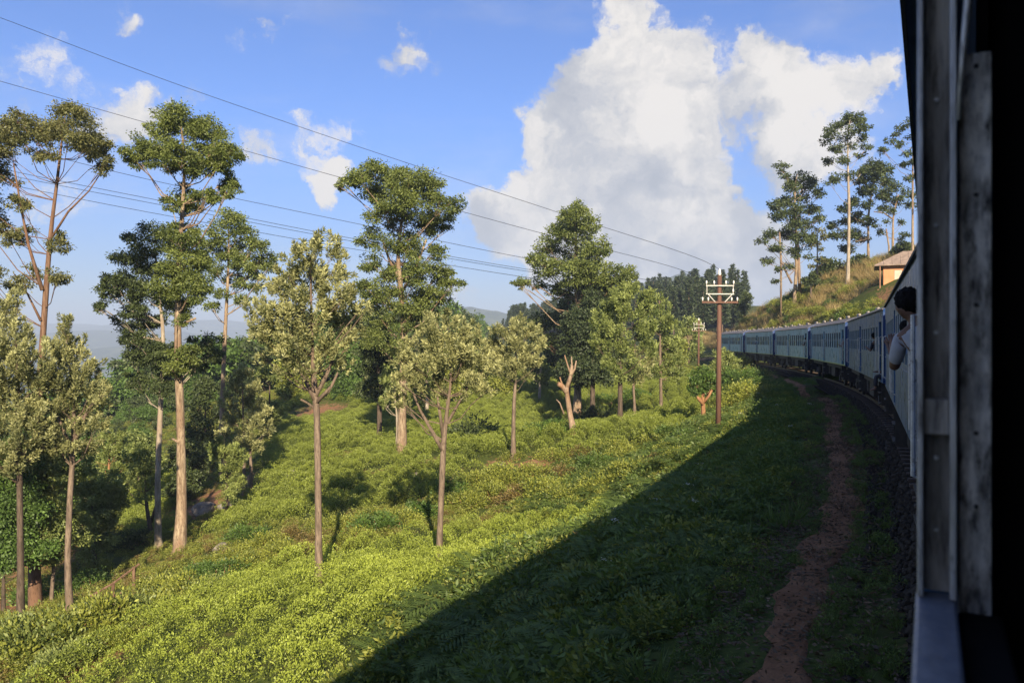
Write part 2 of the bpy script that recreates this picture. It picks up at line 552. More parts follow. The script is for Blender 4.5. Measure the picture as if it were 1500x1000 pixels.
line = catmull(ctr, 1.0)
LN = np.array([[p.x, p.y] for p in line])
seg = np.diff(LN, axis=0)
LS = np.concatenate([[0], np.cumsum(np.linalg.norm(seg, axis=1))])
k0 = int(np.argmin(np.linalg.norm(LN - np.array([c0.x, c0.y]), axis=1)))
LS = LS - LS[k0]                                       # s = 0 abreast of the eye
TAN = unit(np.gradient(LN, axis=0))
NRM = np.stack([-TAN[:, 1], TAN[:, 0]], 1)             # left of travel


def track_pt(s, d):
    s = np.asarray(s, float); d = np.asarray(d, float)
    x = np.interp(s, LS, LN[:, 0]) + d * np.interp(s, LS, NRM[:, 0])
    y = np.interp(s, LS, LN[:, 1]) + d * np.interp(s, LS, NRM[:, 1])
    return np.stack([x, y], -1)


def track_sd(x, y):
    """nearest s and signed distance (left +) from the track centre"""
    x = np.asarray(x, float).ravel(); y = np.asarray(y, float).ravel()
    S = np.empty(len(x)); Dd = np.empty(len(x))
    for a in range(0, len(x), 20000):
        q = np.stack([x[a:a + 20000], y[a:a + 20000]], 1)
        dd = (q[:, None, 0] - LN[None, :, 0]) ** 2 + (q[:, None, 1] - LN[None, :, 1]) ** 2
        k = dd.argmin(1)
        S[a:a + 20000] = LS[k]
        Dd[a:a + 20000] = ((q - LN[k]) * NRM[k]).sum(1)
    return S, Dd


# ------------------------------------------------------------------ ground height
CTRL = []
for s in range(-60, 175, 12):
    for d, z in ((-2.6, -0.30), (1.6, -0.42), (3.2, -0.55)):
        x, y = track_pt(s, d); CTRL.append((x, y, z))
for s in range(-60, 40, 16):
    for d, z in ((-8, 1.2), (-20, 5.0), (-38, 9.0)):
        x, y = track_pt(s, d); CTRL.append((x, y, z))
PIX = [  # photo pixel and distance of ground that shows
    (900, 980, 9.0), (750, 1000, 11.3), (510, 1000, 14.5), (600, 1000, 13.2), (467, 865, 25), (643, 835, 29), (905, 745, 32.5), (830, 800, 27.5),
    (1052, 637, 38.6), (1000, 690, 31.0), (100, 990, 20.5), (0, 1000, 21.5), (300, 890, 26.5), (480, 812, 32.5), (750, 762, 37), (620, 790, 33.5),
    (263, 810, 41), (480, 700, 54), (588, 668, 57), (752, 670, 48.5), (838, 640, 53), (908, 628, 60), (930, 620, 64), (968, 615, 70),
    (1031, 620, 54), (430, 640, 74), (380, 690, 62), (357, 728, 55), (326, 690, 68), (232, 795, 48), (160, 775, 57), (102, 895, 31.5), (30, 925, 30),
    (52, 895, 37), (0, 800, 48), (200, 700, 85), (100, 720, 80), (900, 580, 100), (750, 580, 105), (650, 590, 100), (560, 590, 98), (800, 560, 125),
    (950, 560, 120), (1000, 555, 110), (1075, 560, 76), (1100, 600, 56), (700, 640, 68), (480, 600, 95), (420, 590, 100), (690, 720, 44), (560, 740, 43),
    (400, 780, 38), (1000, 590, 80), (860, 690, 46), (950, 670, 46),
    (-150, 950, 30), (-200, 850, 48), (-300, 760, 75), (-150, 1150, 18), (200, 1150, 15.5), (500, 1200, 10.6),
    (1025, 520, 150), (960, 515, 170), (1060, 465, 185), (860, 520, 170), (760, 525, 175),
    # bank on the right of the line
    (1150, 440, 122), (1250, 425, 106), (1302, 429, 84), (1200, 432, 114), (1110, 447, 142), (1095, 462, 150), (1165, 470, 110), (1235, 450, 90),
    (1350, 440, 62), (1400, 430, 55), (1350, 400, 95), (1250, 400, 135), (1150, 425, 150), (1420, 390, 90),
]
for px, py, D in PIX:
    CTRL.append(P(px, py, D))
CTRL = np.array(CTRL)


def tps_fit(pts, lam=0.02):
    n = len(pts)
    xy = pts[:, :2] / 50.0
    r = np.linalg.norm(xy[:, None] - xy[None], axis=2)
    K = np.where(r > 0, r * r * np.log(np.maximum(r, 1e-12)), 0) + lam * 0.02 * np.eye(n)
    Pm = np.concatenate([np.ones((n, 1)), xy], 1)
    A = np.zeros((n + 3, n + 3)); A[:n, :n] = K; A[:n, n:] = Pm; A[n:, :n] = Pm.T
    b = np.zeros(n + 3); b[:n] = pts[:, 2]
    return np.linalg.solve(A, b)


TW = tps_fit(CTRL)


def tps(x, y):
    out_ = np.empty(len(x))
    cx = CTRL[:, 0] / 50.0; cyy = CTRL[:, 1] / 50.0
    for a in range(0, len(x), 40000):
        X = x[a:a + 40000] / 50.0; Y = y[a:a + 40000] / 50.0
        r2 = (X[:, None] - cx) ** 2 + (Y[:, None] - cyy) ** 2
        out_[a:a + 40000] = (0.5 * r2 * np.log(np.maximum(r2, 1e-20))) @ TW[:-3] + TW[-3] + TW[-2] * X + TW[-1] * Y
    return out_


def vnoise(x, y, seed=0):
    xi = np.floor(x).astype(np.int64); yi = np.floor(y).astype(np.int64)
    fx = x - xi; fy = y - yi
    fx = fx * fx * (3 - 2 * fx); fy = fy * fy * (3 - 2 * fy)

    def hsh(a, b):
        h_ = (a * 374761393 + b * 668265263 + seed * 974711) & 0x7fffffff
        h_ = ((h_ ^ (h_ >> 13)) * 1274126177) & 0x7fffffff
        return ((h_ ^ (h_ >> 16)) & 0xffff) / 65535.0
    return (hsh(xi, yi) * (1 - fx) * (1 - fy) + hsh(xi + 1, yi) * fx * (1 - fy) + hsh(xi, yi + 1) * (1 - fx) * fy + hsh(xi + 1, yi + 1) * fx * fy)


def fbm(x, y, o=4, seed=0):
    t_ = 0; a = 0.5
    for i in range(o):
        t_ = t_ + a * (vnoise(x * 2 ** i, y * 2 ** i, seed + i) - 0.5); a *= 0.55
    return t_


def sstep(a, b, v):
    t_ = np.clip((v - a) / (b - a), 0, 1)
    return t_ * t_ * (3 - 2 * t_)


def gauss(x, y, cx, cyy, sx, sy, rot=0.0):
    c, s = math.cos(rot), math.sin(rot)
    dx, dy = x - cx, y - cyy
    u = (dx * c + dy * s) / sx; v = (-dx * s + dy * c) / sy
    return np.exp(-0.5 * (u * u + v * v))


def far_h(x, y):
    side = sstep(8, -210, x + 0.03 * y)                # falls away into the valley on the left
    h = 2.0 - 125 * side
    h = h + 2 * sstep(60, 200, x) * (1 - side)
    valley = sstep(600, 1500, y)
    h = h * (1 - valley) + (-115) * valley
    h = h + 12 * gauss(x, y, 92, 300, 30, 50) + 9 * gauss(x, y, 58, 390, 34, 60)
    h = h + (fbm(x / 400, y / 400, 5, 3) * 90) * sstep(500, 1500, np.hypot(x, y))
    # ridges behind
    h = h + 205 * gauss(x, y, -150, 2800, 480, 260) + 120 * gauss(x, y, -900, 3300, 700, 350)
    h = h + (215 + 160 * fbm(x / 110, y / 110, 4, 17)) * gauss(x, y, 455, 2300, 150, 200) + 90 * gauss(x, y, 700, 2500, 420, 260)
    h = h + (250 + 90 * fbm(x / 900 + 3.3, y / 900, 4, 9)) * np.exp(-0.5 * ((y - 6300) / 700) ** 2) * (0.75 + 0.5 * vnoise(x / 1100 + 7.2, y * 0 + 2.2, 5))
    h = h + 120 * np.exp(-0.5 * ((y - 4300) / 380) ** 2) * sstep(-700, -1500, x) * (0.6 + 0.8 * vnoise(x / 700 + 1.7, y * 0, 6))
    return h


def H(x, y):
    sh = np.shape(x)
    x = np.asarray(x, float).ravel(); y = np.asarray(y, float).ravel()
    near = tps(x, y)
    r = np.hypot(x * 1.0, y)
    rr_ = np.where(y < 0, np.hypot(x, y * 2.0), r)
    k = sstep(120, 215, rr_)
    k = np.maximum(k, sstep(-62, -110, x))
    k = np.maximum(k, sstep(75, 120, x))
    h = near * (1 - k) + far_h(x, y) * k
    return h.reshape(sh)


def H1(x, y): return float(H(np.array([x]), np.array([y]))[0])


def hit(px, py, d0=6.0, d1=260.0):
    """where the ray through a photo pixel meets the ground"""
    D = np.concatenate([np.linspace(d0, 60, 220), np.linspace(60.5, d1, 260)])
    x = (px - HX) / F * D; z = EYE + (HY - py) / F * D
    below = z < H(x, D)
    if not below.any(): return None
    i = int(below.argmax())
    return (x[i], D[i], H1(x[i], D[i]))


def grow(a, step, end, g=1.06):
    out_ = []
    while abs(a) < abs(end):
        step *= g
        a += step if end > 0 else -step
        out_.append(a)
    return out_


gx = list(np.arange(-46, 56.01, 0.5))
gx = sorted(grow(gx[0], 0.5, -9000)) + gx + grow(gx[-1], 0.5, 9000)
gy = list(np.arange(-6, 128.01, 0.5))
gy = sorted(grow(gy[0], 0.5, -2500, 1.09)) + gy + grow(gy[-1], 0.5, 9300, 1.05)
GX, GY = np.meshgrid(np.array(gx), np.array(gy))
GZ = H(GX, GY)
gs, gd = track_sd(GX, GY)
gs = gs.reshape(GX.shape); gd = gd.reshape(GX.shape)
rough = fbm(GX / 1.7, GY / 1.7, 3, 21) * 0.30 + fbm(GX / 7.0, GY / 7.0, 3, 41) * 0.5
rough = rough * sstep(3.7, 7.0, np.abs(gd))
GZ = GZ + rough
me = bpy.data.meshes.new('ground')
ny, nx = GX.shape
me.vertices.add(nx * ny)
me.vertices.foreach_set('co', np.stack([GX, GY, GZ], -1).astype(np.float32).ravel())
ii = np.arange(nx * ny).reshape(ny, nx)
quads = np.stack([ii[:-1, :-1], ii[:-1, 1:], ii[1:, 1:], ii[1:, :-1]], -1).reshape(-1, 4).astype(np.int32)
me.loops.add(len(quads) * 4); me.loops.foreach_set('vertex_index', quads.ravel())
me.polygons.add(len(quads)); me.polygons.foreach_set('loop_start', np.arange(0, len(quads) * 4, 4, dtype=np.int32))
me.polygons.foreach_set('use_smooth', np.ones(len(quads), dtype=bool))
me.update(calc_edges=True)


def wpoly(pix): return [P(*p)[:2] for p in pix]


def inpoly(x, y, poly):
    x = np.asarray(x); y = np.asarray(y)
    ins = np.zeros(x.shape, bool)
    j = len(poly) - 1
    for i in range(len(poly)):
        xi, yi = poly[i]; xj, yj = poly[j]
        c_ = ((yi > y) != (yj > y)) & (x < (xj - xi) * (y - yi) / ((yj - yi) if yj != yi else 1e-9) + xi)
        ins ^= c_
        j = i
    return ins


soil = np.full(GX.shape, 0.18)
for px, py, D, rad, amt in [(60, 860, 38, 6, .9), (10, 800, 46, 7, .9), (130, 740, 62, 5, .8), (300, 735, 56, 4.5, .95), (330, 720, 60, 4, .95), (505, 665, 62, 2.2, .9),
                            (790, 662, 47, 2.5, .8), (735, 675, 48, 2.0, .8), (290, 905, 26.5, 1.3, .8), (200, 945, 24, 1.5, .9), (120, 985, 21, 1.6, .9),
                            (470, 600, 95, 5, .9), (530, 605, 94, 4, .8), (890, 592, 92, 2.5, .9), (1160, 455, 115, 3, .6), (1300, 432, 84, 3, .8), (240, 640, 78, 4, .7),
                            (600, 700, 52, 1.5, .7), (640, 690, 52, 1.8, .7), (40, 930, 30, 3, .8), (425, 612, 84, 4, .8), (555, 700, 52, 1.6, .7), (360, 790, 37, 1.5, .6)]:
    x, y, z = P(px, py, D)
    soil = np.maximum(soil, amt * .72 * np.exp(-((GX - x) ** 2 + (GY - y) ** 2) / (rad * rad)))
# worn margin along the line
soil = np.maximum(soil, 0.30 * sstep(4.2, 2.6, np.abs(gd)))
for nm, val in (('soil', soil), ('far', sstep(110, 200, np.hypot(GX, GY)))):
    at = me.attributes.new(nm, 'FLOAT', 'POINT')
    at.data.foreach_set('value', val.astype(np.float32).ravel())
ground = link('ground', me, None, 'ground')
tag(ground, kind='structure')


def Hr(x, y):
    """height including the fine relief"""
    x = np.atleast_1d(np.asarray(x, float)); y = np.atleast_1d(np.asarray(y, float))
    _, d = track_sd(x, y)
    return H(x, y) + (fbm(x / 1.7, y / 1.7, 3, 21) * 0.30 + fbm(x / 7.0, y / 7.0, 3, 41) * 0.5) * sstep(3.7, 7.0, np.abs(d))


# trodden path beside the line
def path_c(s): return 2.72 + 0.14 * np.sin(s * 0.21 + 1.2) + 0.07 * np.sin(s * 0.67)


ps = np.arange(-12, 120, 0.3)
na = 9
vs, fs = [], []
for i, s in enumerate(ps):
    cen = path_c(s)
    hw = 0.33 + 0.06 * math.sin(s * 0.5) + 0.07 * math.sin(s * 1.9 + .4)
    e1 = random.uniform(-.07, .07); e2 = random.uniform(-.07, .07)
    d = np.linspace(cen - hw + e1, cen + hw + e2, na)
    p = track_pt(np.full(na, s), d)
    z = H(p[:, 0], p[:, 1]) + 0.035 - 0.05 * (np.abs(np.linspace(-1, 1, na)) > .95) - 0.012 * (1 - np.linspace(-1, 1, na) ** 2)
    for k in range(na): vs.append((p[k, 0], p[k, 1], z[k]))
for i in range(len(ps) - 1):
    for k in range(na - 1):
        a = i * na + k
        fs.append((a, a + na, a + na + 1, a + 1))
me = bpy.data.meshes.new('dirt_path'); me.from_pydata(vs, [], fs); me.update()
me.polygons.foreach_set('use_smooth', [True] * len(me.polygons))
tag(link('dirt_path', me, None, 'path_dirt'), kind='structure')

# the railway: ballast bed, rails and sleepers
ss = np.arange(-26, 150, 1.0)
prof = [(-1.9, -0.36), (-1.45, -0.17), (0, -0.15), (1.38, -0.19), (1.75, -0.50)]
vs, fs = [], []
for s in ss:
    for d, z in prof:
        p = track_pt(s, d); vs.append((p[0], p[1], z + random.uniform(-.015, .015)))
for i in range(len(ss) - 1):
    for k in range(4):
        a = i * 5 + k; fs.append((a, a + 1, a + 6, a + 5))
me = bpy.data.meshes.new('railway_track'); me.from_pydata(vs, [], fs); me.update()
rail_root = tag(link('railway_track', me, None, 'ballast'), 'single railway track on stone ballast beneath the blue train', 'railway', kind='structure')
for off in (-0.84, 0.84):
    mb = MB()
    for z0, hw, hh_ in ((-0.07, 0.036, 0.035), (-0.135, 0.065, 0.012), (-0.10, 0.010, 0.05)):
        n0 = len(mb.v)
        for s in ss:
            for dd, dz in ((-hw, -hh_), (hw, -hh_), (hw, hh_), (-hw, hh_)):
                p = track_pt(s, off + dd); mb.v.append((p[0], p[1], z0 + 0.035 + dz))
        for i in range(len(ss) - 1):
            for k in range(4):
                a = n0 + i * 4 + k; b = n0 + i * 4 + (k + 1) % 4
                mb.f.append((a, b, b + 4, a + 4))
    mb.obj('rail', 'rail_steel', rail_root)
sl = MB().box(-0.11, 0.11, -1.35, 1.35, -0.20, -0.115).mesh('sleeper')
sl.materials.append(MATS['sleeper_wood'])
for s in np.arange(-4, 95, 0.72):
    p = track_pt(s, 0.0); q = track_pt(s + 0.3, 0.0)
    o = link('sleeper', sl, rail_root)
    o.location = (p[0], p[1], 0)
    o.rotation_euler = (0, 0, math.atan2(q[1] - p[1], q[0] - p[0]) + random.uniform(-.02, .02))

# ------------------------------------------------------------------ the train
CACHE = {}


def shared(key, build, mat, smooth=False):
    if key not in CACHE:
        m_ = build().mesh(key, smooth)
        m_.materials.append(MATS[mat])
        CACHE[key] = m_
    return CACHE[key]


def wall_side(mb, u0, u1, y0, y1, z0, z1, openings):
    br = sorted({u0, u1} | {o[0] for o in openings} | {o[1] for o in openings})
    for a, b in zip(br[:-1], br[1:]):
        op = [o for o in openings if o[0] <= a + 1e-6 and o[1] >= b - 1e-6]
        if not op:
            mb.box(a, b, y0, y1, z0, z1)
        else:
            _, _, oz0, oz1 = op[0]
            if oz0 > z0 + 1e-4: mb.box(a, b, y0, y1, z0, oz0)
            if oz1 < z1 - 1e-4: mb.box(a, b, y0, y1, oz1, z1)


def roof_prof(half=1.43, z0=3.72, rise=0.40, n=14):
    pr = [(-half, z0 - 0.03)]
    for i in range(n + 1):
        t = -1 + 2 * i / n
        pr.append((half * t, z0 + rise * (1 - abs(t) ** 2.3)))
    pr.append((half, z0 - 0.03))
    return pr


def end_prof(half=1.405, zb=1.27):
    return [(-half, zb), (half, zb)] + list(reversed(roof_prof(half, 3.715, 0.40)))[1:-1]


def bogie_mesh():
    mb = MB()
    for sy in (-1, 1):
        mb.box(-1.55, 1.55, sy * 1.0 - .07, sy * 1.0 + .07, 0.50, 0.72)
        for ax in (-1.1, 1.1):
            mb.box(ax - .16, ax + .16, sy * 1.08 - .09, sy * 1.08 + .09, 0.30, 0.62)
            mb.tube([(ax - .28, sy * 1.02, .50), (ax - .28, sy * 1.02, .95)], .09, 8)
            mb.tube([(ax + .28, sy * 1.02, .50), (ax + .28, sy * 1.02, .95)], .09, 8)
        mb.box(-0.35, 0.35, sy * 1.05 - .1, sy * 1.05 + .1, 0.36, 0.50)
    mb.box(-0.2, 0.2, -1.0, 1.0, 0.55, 0.95)
    for ax in (-1.1, 1.1):
        mb.tube([(ax, -1.0, .42), (ax, 1.0, .42)], .07, 8)
    return mb


def wheel_mesh():
    return MB().tube([(0, -.07, 0), (0, -.06, 0), (0, .05, 0), (0, .06, 0)], [.40, .43, .43, .36], 20)


def window_frame_mesh():
    mb = MB()
    a, b, c, d = -.34, .34, -.47, .47
    mb.box(a, a + .035, -.05, .012, c, d); mb.box(b - .035, b, -.05, .012, c, d)
    mb.box(a + .035, b - .035, -.05, .012, c, c + .035); mb.box(a + .035, b - .035, -.05, .012, d - .035, d)
    mb.box(a + .035, b - .035, -.045, .008, -.03, .005)
    return mb


def under_parts(root, L):
    MB().box(-L / 2 + .05, L / 2 - .05, -1.28, 1.28, 1.06, 1.262).obj('underframe', 'steel_dark', root)
    for u in (-6.55, 6.55):
        b = link('bogie', shared('bogie', bogie_mesh, 'steel_dark'), root); b.location = (u, 0, 0)
        for ax in (-1.1, 1.1):
            for sy in (-.84, .84):
                wl = link('wheel', shared('wheel', wheel_mesh, 'steel_dark', True), b); wl.location = (ax, sy, .42)
    for u0, u1, dz in ((-3.6, -1.9, .45), (-1.2, .3, .52), (1.2, 2.9, .40)):
        MB().box(u0, u1, .35, 1.18, dz, 1.055).obj('equipment_box', 'steel_dark', root, bevel=.03)
    MB().tube([(-9.0, .95, .98), (9.0, .95, .98)], .03, 6).obj('brake_pipe', 'steel_dark', root)


def vent_mesh():
    mb = MB()
    mb.tube([(-.36, 0, 0), (-.30, 0, .0), (.30, 0, .0), (.36, 0, 0)], [.04, .09, .09, .04], 8)
    mb.box(-.08, .08, -.08, .08, -.18, 0)
    return mb


def carriage(label, head, rear_corner, paint, stripe, doors_open, vents):
    f, l = fwd_of(head), left_of(head)
    mid = rear_corner + f * (CAR_L / 2) - l * HALF
    root = empty('train_carriage', mid, R(90 - head))
    tag(root, label, 'train carriage', 'carriages of the train on the curve')
    L = 18.75
    E = L / 2
    T = E - 1.0                                        # the front end tapers in from here
    doors = [(-E + .55, -E + 1.35), (-.45, .45), (T - 1.0, T - .2)]
    wins = []
    for lo, hi in ((doors[0][1] + .25, doors[1][0] - .2), (doors[1][1] + .2, doors[2][0] - .2)):
        n = int((hi - lo) / .93)
        st = (hi - lo) / n
        for k in range(n):
            wins.append(lo + st * (k + .5))
    ops = [(a, b, 1.33, 3.32) for a, b in doors] + [(c - .34, c + .34, 2.26, 3.20) for c in wins]
    mb = MB()
    wall_side(mb, -E + .01, T, 1.34, 1.40, 1.28, 3.72, ops)
    mb.box(-E + .01, T, -1.40, -1.34, 1.28, 3.72)
    for sy in (1, -1):                                 # tapered quarter panels
        b = len(mb.v)
        for (u, y) in ((T, 1.40), (E, 1.16), (E, 1.10), (T, 1.34)):
            for z in (1.28, 3.72): mb.v.append((u, y * sy, z))
        for q in ((0, 1, 3, 2), (2, 3, 5, 4), (4, 5, 7, 6), (6, 7, 1, 0), (1, 7, 5, 3), (0, 2, 4, 6)): mb.f.append(tuple(b + i for i in q))
    mb.obj('body', paint, root)
    MB().box(-E + .06, E - .06, -1.33, 1.33, 1.262, 1.32).obj('floor', 'inside_dark', root)
    MB().box(-E + .06, T, -1.335, 1.335, 3.66, 3.70).obj('ceiling', 'inside_dark', root)
    MB().box(-E + .06, T, -1.338, -1.30, 1.33, 3.65).obj('inner_lining', 'inside_dark', root)
    rear = MB().prism(end_prof(), -E - .05, -E)
    rear.obj('end_wall', 'paint_end', root)
    MB().prism([(y * .83, z) for y, z in end_prof()], E, E + .04).obj('end_wall', 'paint_end', root)
    gw = MB()
    for k in range(4): gw.box(-E - .14 - k * .09, -E - .06 - k * .09, -.52 + .03 * (k % 2), .52 - .03 * (k % 2), 1.30, 3.45 - .03 * (k % 2))
    gw.obj('gangway', 'steel_dark', root)
    rp = roof_prof()
    rf = MB().prism(rp, -E - .03, T)
    b = len(rf.v); n = len(rp)
    for u, k in ((T, 1.0), (E + .06, .83)):
        for y, z in rp: rf.v.append((u, y * k, z))
    for i in range(n):
        j = (i + 1) % n
        rf.f.append((b + i, b + j, b + n + j, b + n + i))
    rf.f.append(tuple(b + n + i for i in range(n)))
    ro = rf.obj('roof', 'roof_paint', root)
    for k in range(vents):
        u = -E + 1.6 + k * (L - 3.0) / max(1, vents - 1) + random.uniform(-.3, .3)
        for y in (.45, -.45):
            v = link('roof_vent', shared('vent', vent_mesh, 'vent_metal', True), ro); v.location = (u, y, 4.16)
    MB().box(-E, T, 1.4315, 1.452, 3.675, 3.715).obj('gutter', 'steel_dark', root)
    if stripe:
        MB().box(-E + .02, T, 1.4005, 1.406, 1.285, 1.345).obj('stripe', 'paint_stripe', root)
    MB().box(-E + .02, T, 1.4005, 1.412, 2.17, 2.20).obj('waist_moulding', paint, root)
    fm = shared('window_frame', window_frame_mesh, 'frame_paint')
    pm = shared('window_pane', lambda: MB().box(-.30, .30, -.03, -.026, .005, .435), 'glass')
    lm = shared('louvre', lambda: [mb_.box(-.30, .30, -.03 - .004 * (k % 2), -.024 - .004 * (k % 2), .03 + k * .05, .072 + k * .05) for mb_ in [MB()] for k in range(8)][-1], 'jamb_channel')
    for i, c in enumerate(wins):
        wo = link('window', fm, root); wo.location = (c, 1.39, 2.73)
        p_ = link('pane', pm, wo)
        if (i * 7 + len(label)) % 5 == 0:
            low = link('lower_pane', pm, wo); low.location = (0, .006, -.44)
    for i, (a, b) in enumerate(doors):
        opn = doors_open[i]
        leaf = MB()
        if opn:
            leaf.box(a - .02, a + .03, .62, 1.30, 1.33, 3.28)
        else:
            leaf.box(a + .002, b - .002, 1.30, 1.335, 1.335, 3.31)
            leaf.box(a + .15, b - .15, 1.336, 1.345, 1.5, 2.2)
        dr = leaf.obj('door', 'paint_door', root)
        if not opn:
            MB().box(a + .18, b - .18, 1.3365, 1.344, 2.36, 3.05).obj('door_window', 'glass', dr)
        for u in (a - .09, b + .09):
            MB().tube([(u, 1.40, 1.55), (u, 1.475, 1.58), (u, 1.475, 2.78), (u, 1.40, 2.81)], .017, 7).obj('handrail', 'rail_pipe', root)
        st = MB()
        st.box(a, b, 1.12, 1.44, .90, .93); st.box(a, b, 1.12, 1.44, .55, .58)
        st.box(a - .03, a, 1.12, 1.40, .50, 1.27); st.box(b, b + .03, 1.12, 1.40, .50, 1.27)
        st.obj('door_step', 'steel_dark', root)
    under_parts(root, L)
    return root


CARS = []
specs = [
    ('dark blue passenger carriage coupled to the front of our own carriage, black roof edge', 'paint_blue', False, (True, False, False), 4),
    ('blue passenger carriage with a man seated in its open end door', 'paint_blue', False, (True, False, False), 4),
    ('pale teal and blue carriage in the middle of the curve with a green-yellow bottom stripe', 'paint_mid', True, (True, False, False), 5),
    ('pale teal carriage ahead of the teal and blue one on the curve', 'paint_teal', True, (True, False, False), 5),
    ('pale teal carriage second from the far end of the train', 'paint_teal', True, (False, True, False), 6),
    ('farthest pale teal carriage, partly behind the roadside shrub and rusty telegraph pole', 'paint_teal', True, (False, False, False), 6),
]
for i, (lab, pt, stp, dop, nv) in enumerate(specs):
    CARS.append(carriage(lab, HEADS[i], corner[i], pt, stp, dop, nv))

# our own carriage, seen through its open window
OC = empty('passenger_carriage', SIDE - own_l * HALF - own_f * 0.75, R(90 - OWN_H))
tag(OC, 'our own dark carriage whose worn metal window frame fills the right edge', 'train carriage', 'carriages of the train on the curve')
E = 9.375
UC = 0.75                                              # the eye stands here along the carriage
JU = UC + 1.0                                          # window jamb ahead of the eye
SZ = EYE - 0.279                                       # window sill
mb = MB()
wall_side(mb, -E, E, 1.342, 1.398, 1.28, 3.72, [(UC - .45, JU + .04, SZ - .03, 3.32), (7.95, 8.75, 1.33, 3.32)])
mb.box(-E, E, -1.40, -1.34, 1.28, 3.72)
mb.obj('body', 'paint_blue', OC)
MB().prism(roof_prof(1.452), -E - .03, E + .03).obj('roof', 'roof_paint', OC)
MB().box(-E, E, 1.4525, 1.466, 3.67, 3.72).obj('gutter', 'steel_dark', OC)
MB().box(-E, E, -1.33, 1.335, 1.262, 1.32).obj('floor', 'inside_dark', OC)
MB().box(-E, E, -1.335, 1.335, 3.60, 3.68).obj('ceiling', 'inside_dark', OC)
for a, b in ((-E - .05, -E), (E, E + .04)):
    MB().prism(end_prof(1.398), a, b).obj('end_wall', 'paint_end', OC)
lin = MB()
wall_side(lin, -E + .01, E - .01, 1.330, 1.340, 1.33, 3.59, [(UC - .45, JU + .05, SZ - .10, 3.30), (7.95, 8.75, 1.33, 3.32)])
lin.box(-E + .01, E - .01, -1.338, -1.30, 1.33, 3.59)
lin.obj('inner_lining', 'inside_dark', OC)
MB().box(JU + .10, JU + .14, -1.29, 1.322, 1.33, 3.59).obj('light_block', 'inside_dark', OC)  # added dark panel: blocks light from the door so the interior stays black
wf = MB()
wf.box(JU - .02, JU + .012, 1.3945, 1.4005, SZ, 3.30).obj('frame_edge', 'alu_trim', OC, bevel=.0012)
MB().box(JU + .013, JU + .038, 1.3665, 1.3975, SZ, 3.30).obj('window_channel', 'jamb_channel', OC)
MB().box(JU - .02, JU + .012, 1.3625, 1.3690, SZ, 3.30).obj('frame_edge', 'alu_trim', OC, bevel=.0012)
MB().box(JU + .005, JU + .045, 1.3285, 1.3595, SZ - .05, 2.965).obj('window_pillar', 'jamb_worn', OC, bevel=.002)
MB().box(JU - .012, JU + .0125, 1.3695, 1.3940, 2.548, 2.587).obj('shutter_catch', 'jamb_channel', OC, bevel=.0015)
sh = MB()
sh.tube([(JU - .03, 1.3610, 2.885), (JU - .035, 1.3575, 2.95), (JU - .05, 1.348, 3.06), (JU - .06, 1.340, 3.20)], [.0022, .0035, .005, .006], 8)
sh.obj('shutter_rod', 'alu_trim', OC, smooth=True)
MB().box(UC - .45, JU + .012, 1.362, 1.4025, SZ - .028, SZ - .001).obj('window_sill', 'sill_paint', OC, bevel=.004)
MB().box(UC - .45, JU + .012, 1.318, 1.3605, SZ - .10, SZ - .018).obj('inner_ledge', 'inside_dark', OC, bevel=.004)
MB().box(UC - .45, JU + .05, 1.312, 1.3175, SZ - .12, SZ - .075).obj('ledge_trim', 'jamb_channel', OC, bevel=.001)
for z in (2.44, 2.52, 2.66, 2.78, 2.92):
    MB().tube([(JU + .008, 1.3818, z), (JU + .0135, 1.3818, z)], [.0022, .0028], 8).obj('screw', 'alu_trim', OC)
    MB().tube([(JU + .0015, 1.3435, z + .03), (JU + .006, 1.3435, z + .03)], [.0020, .0026], 8).obj('screw', 'steel_dark', OC)
# seat behind the eye
sb = MB().box(-1.3, -.55, .3, 1.28, 1.33, 1.78).obj('seat', 'seat_dark', OC, bevel=.04)
for u in (7.86, 8.84):
    MB().tube([(u, 1.398, 1.55), (u, 1.50, 1.58), (u, 1.50, 2.86), (u, 1.398, 2.86)], .019, 8).obj('handrail', 'rail_pipe', OC)
under_parts(OC, 18.75)
st = MB()
st.box(7.95, 8.75, 1.12, 1.44, .90, .93); st.box(7.95, 8.75, 1.12, 1.44, .55, .58)
st.box(7.92, 7.95, 1.12, 1.40, .50, 1.27); st.box(8.75, 8.78, 1.12, 1.40, .50, 1.27)
st.obj('door_step', 'steel_dark', OC)


# ------------------------------------------------------------------ people
def skin_obj(name, nodes, edges, mat, parent, root_i=0, sub=2):
    me_ = bpy.data.meshes.new(name)
    me_.from_pydata([n[:3] for n in nodes], edges, [])
    o = link(name, me_, parent, mat)
    md = o.modifiers.new('skin', 'SKIN'); md.use_smooth_shade = True
    sv = me_.skin_vertices[0].data
    for i, n in enumerate(nodes):
        r = n[3]
        sv[i].radius = (r, n[4] if len(n) > 4 else r)
        sv[i].use_root = (i == root_i)
    ms = o.modifiers.new('sub', 'SUBSURF'); ms.levels = sub; ms.render_levels = sub
    return o


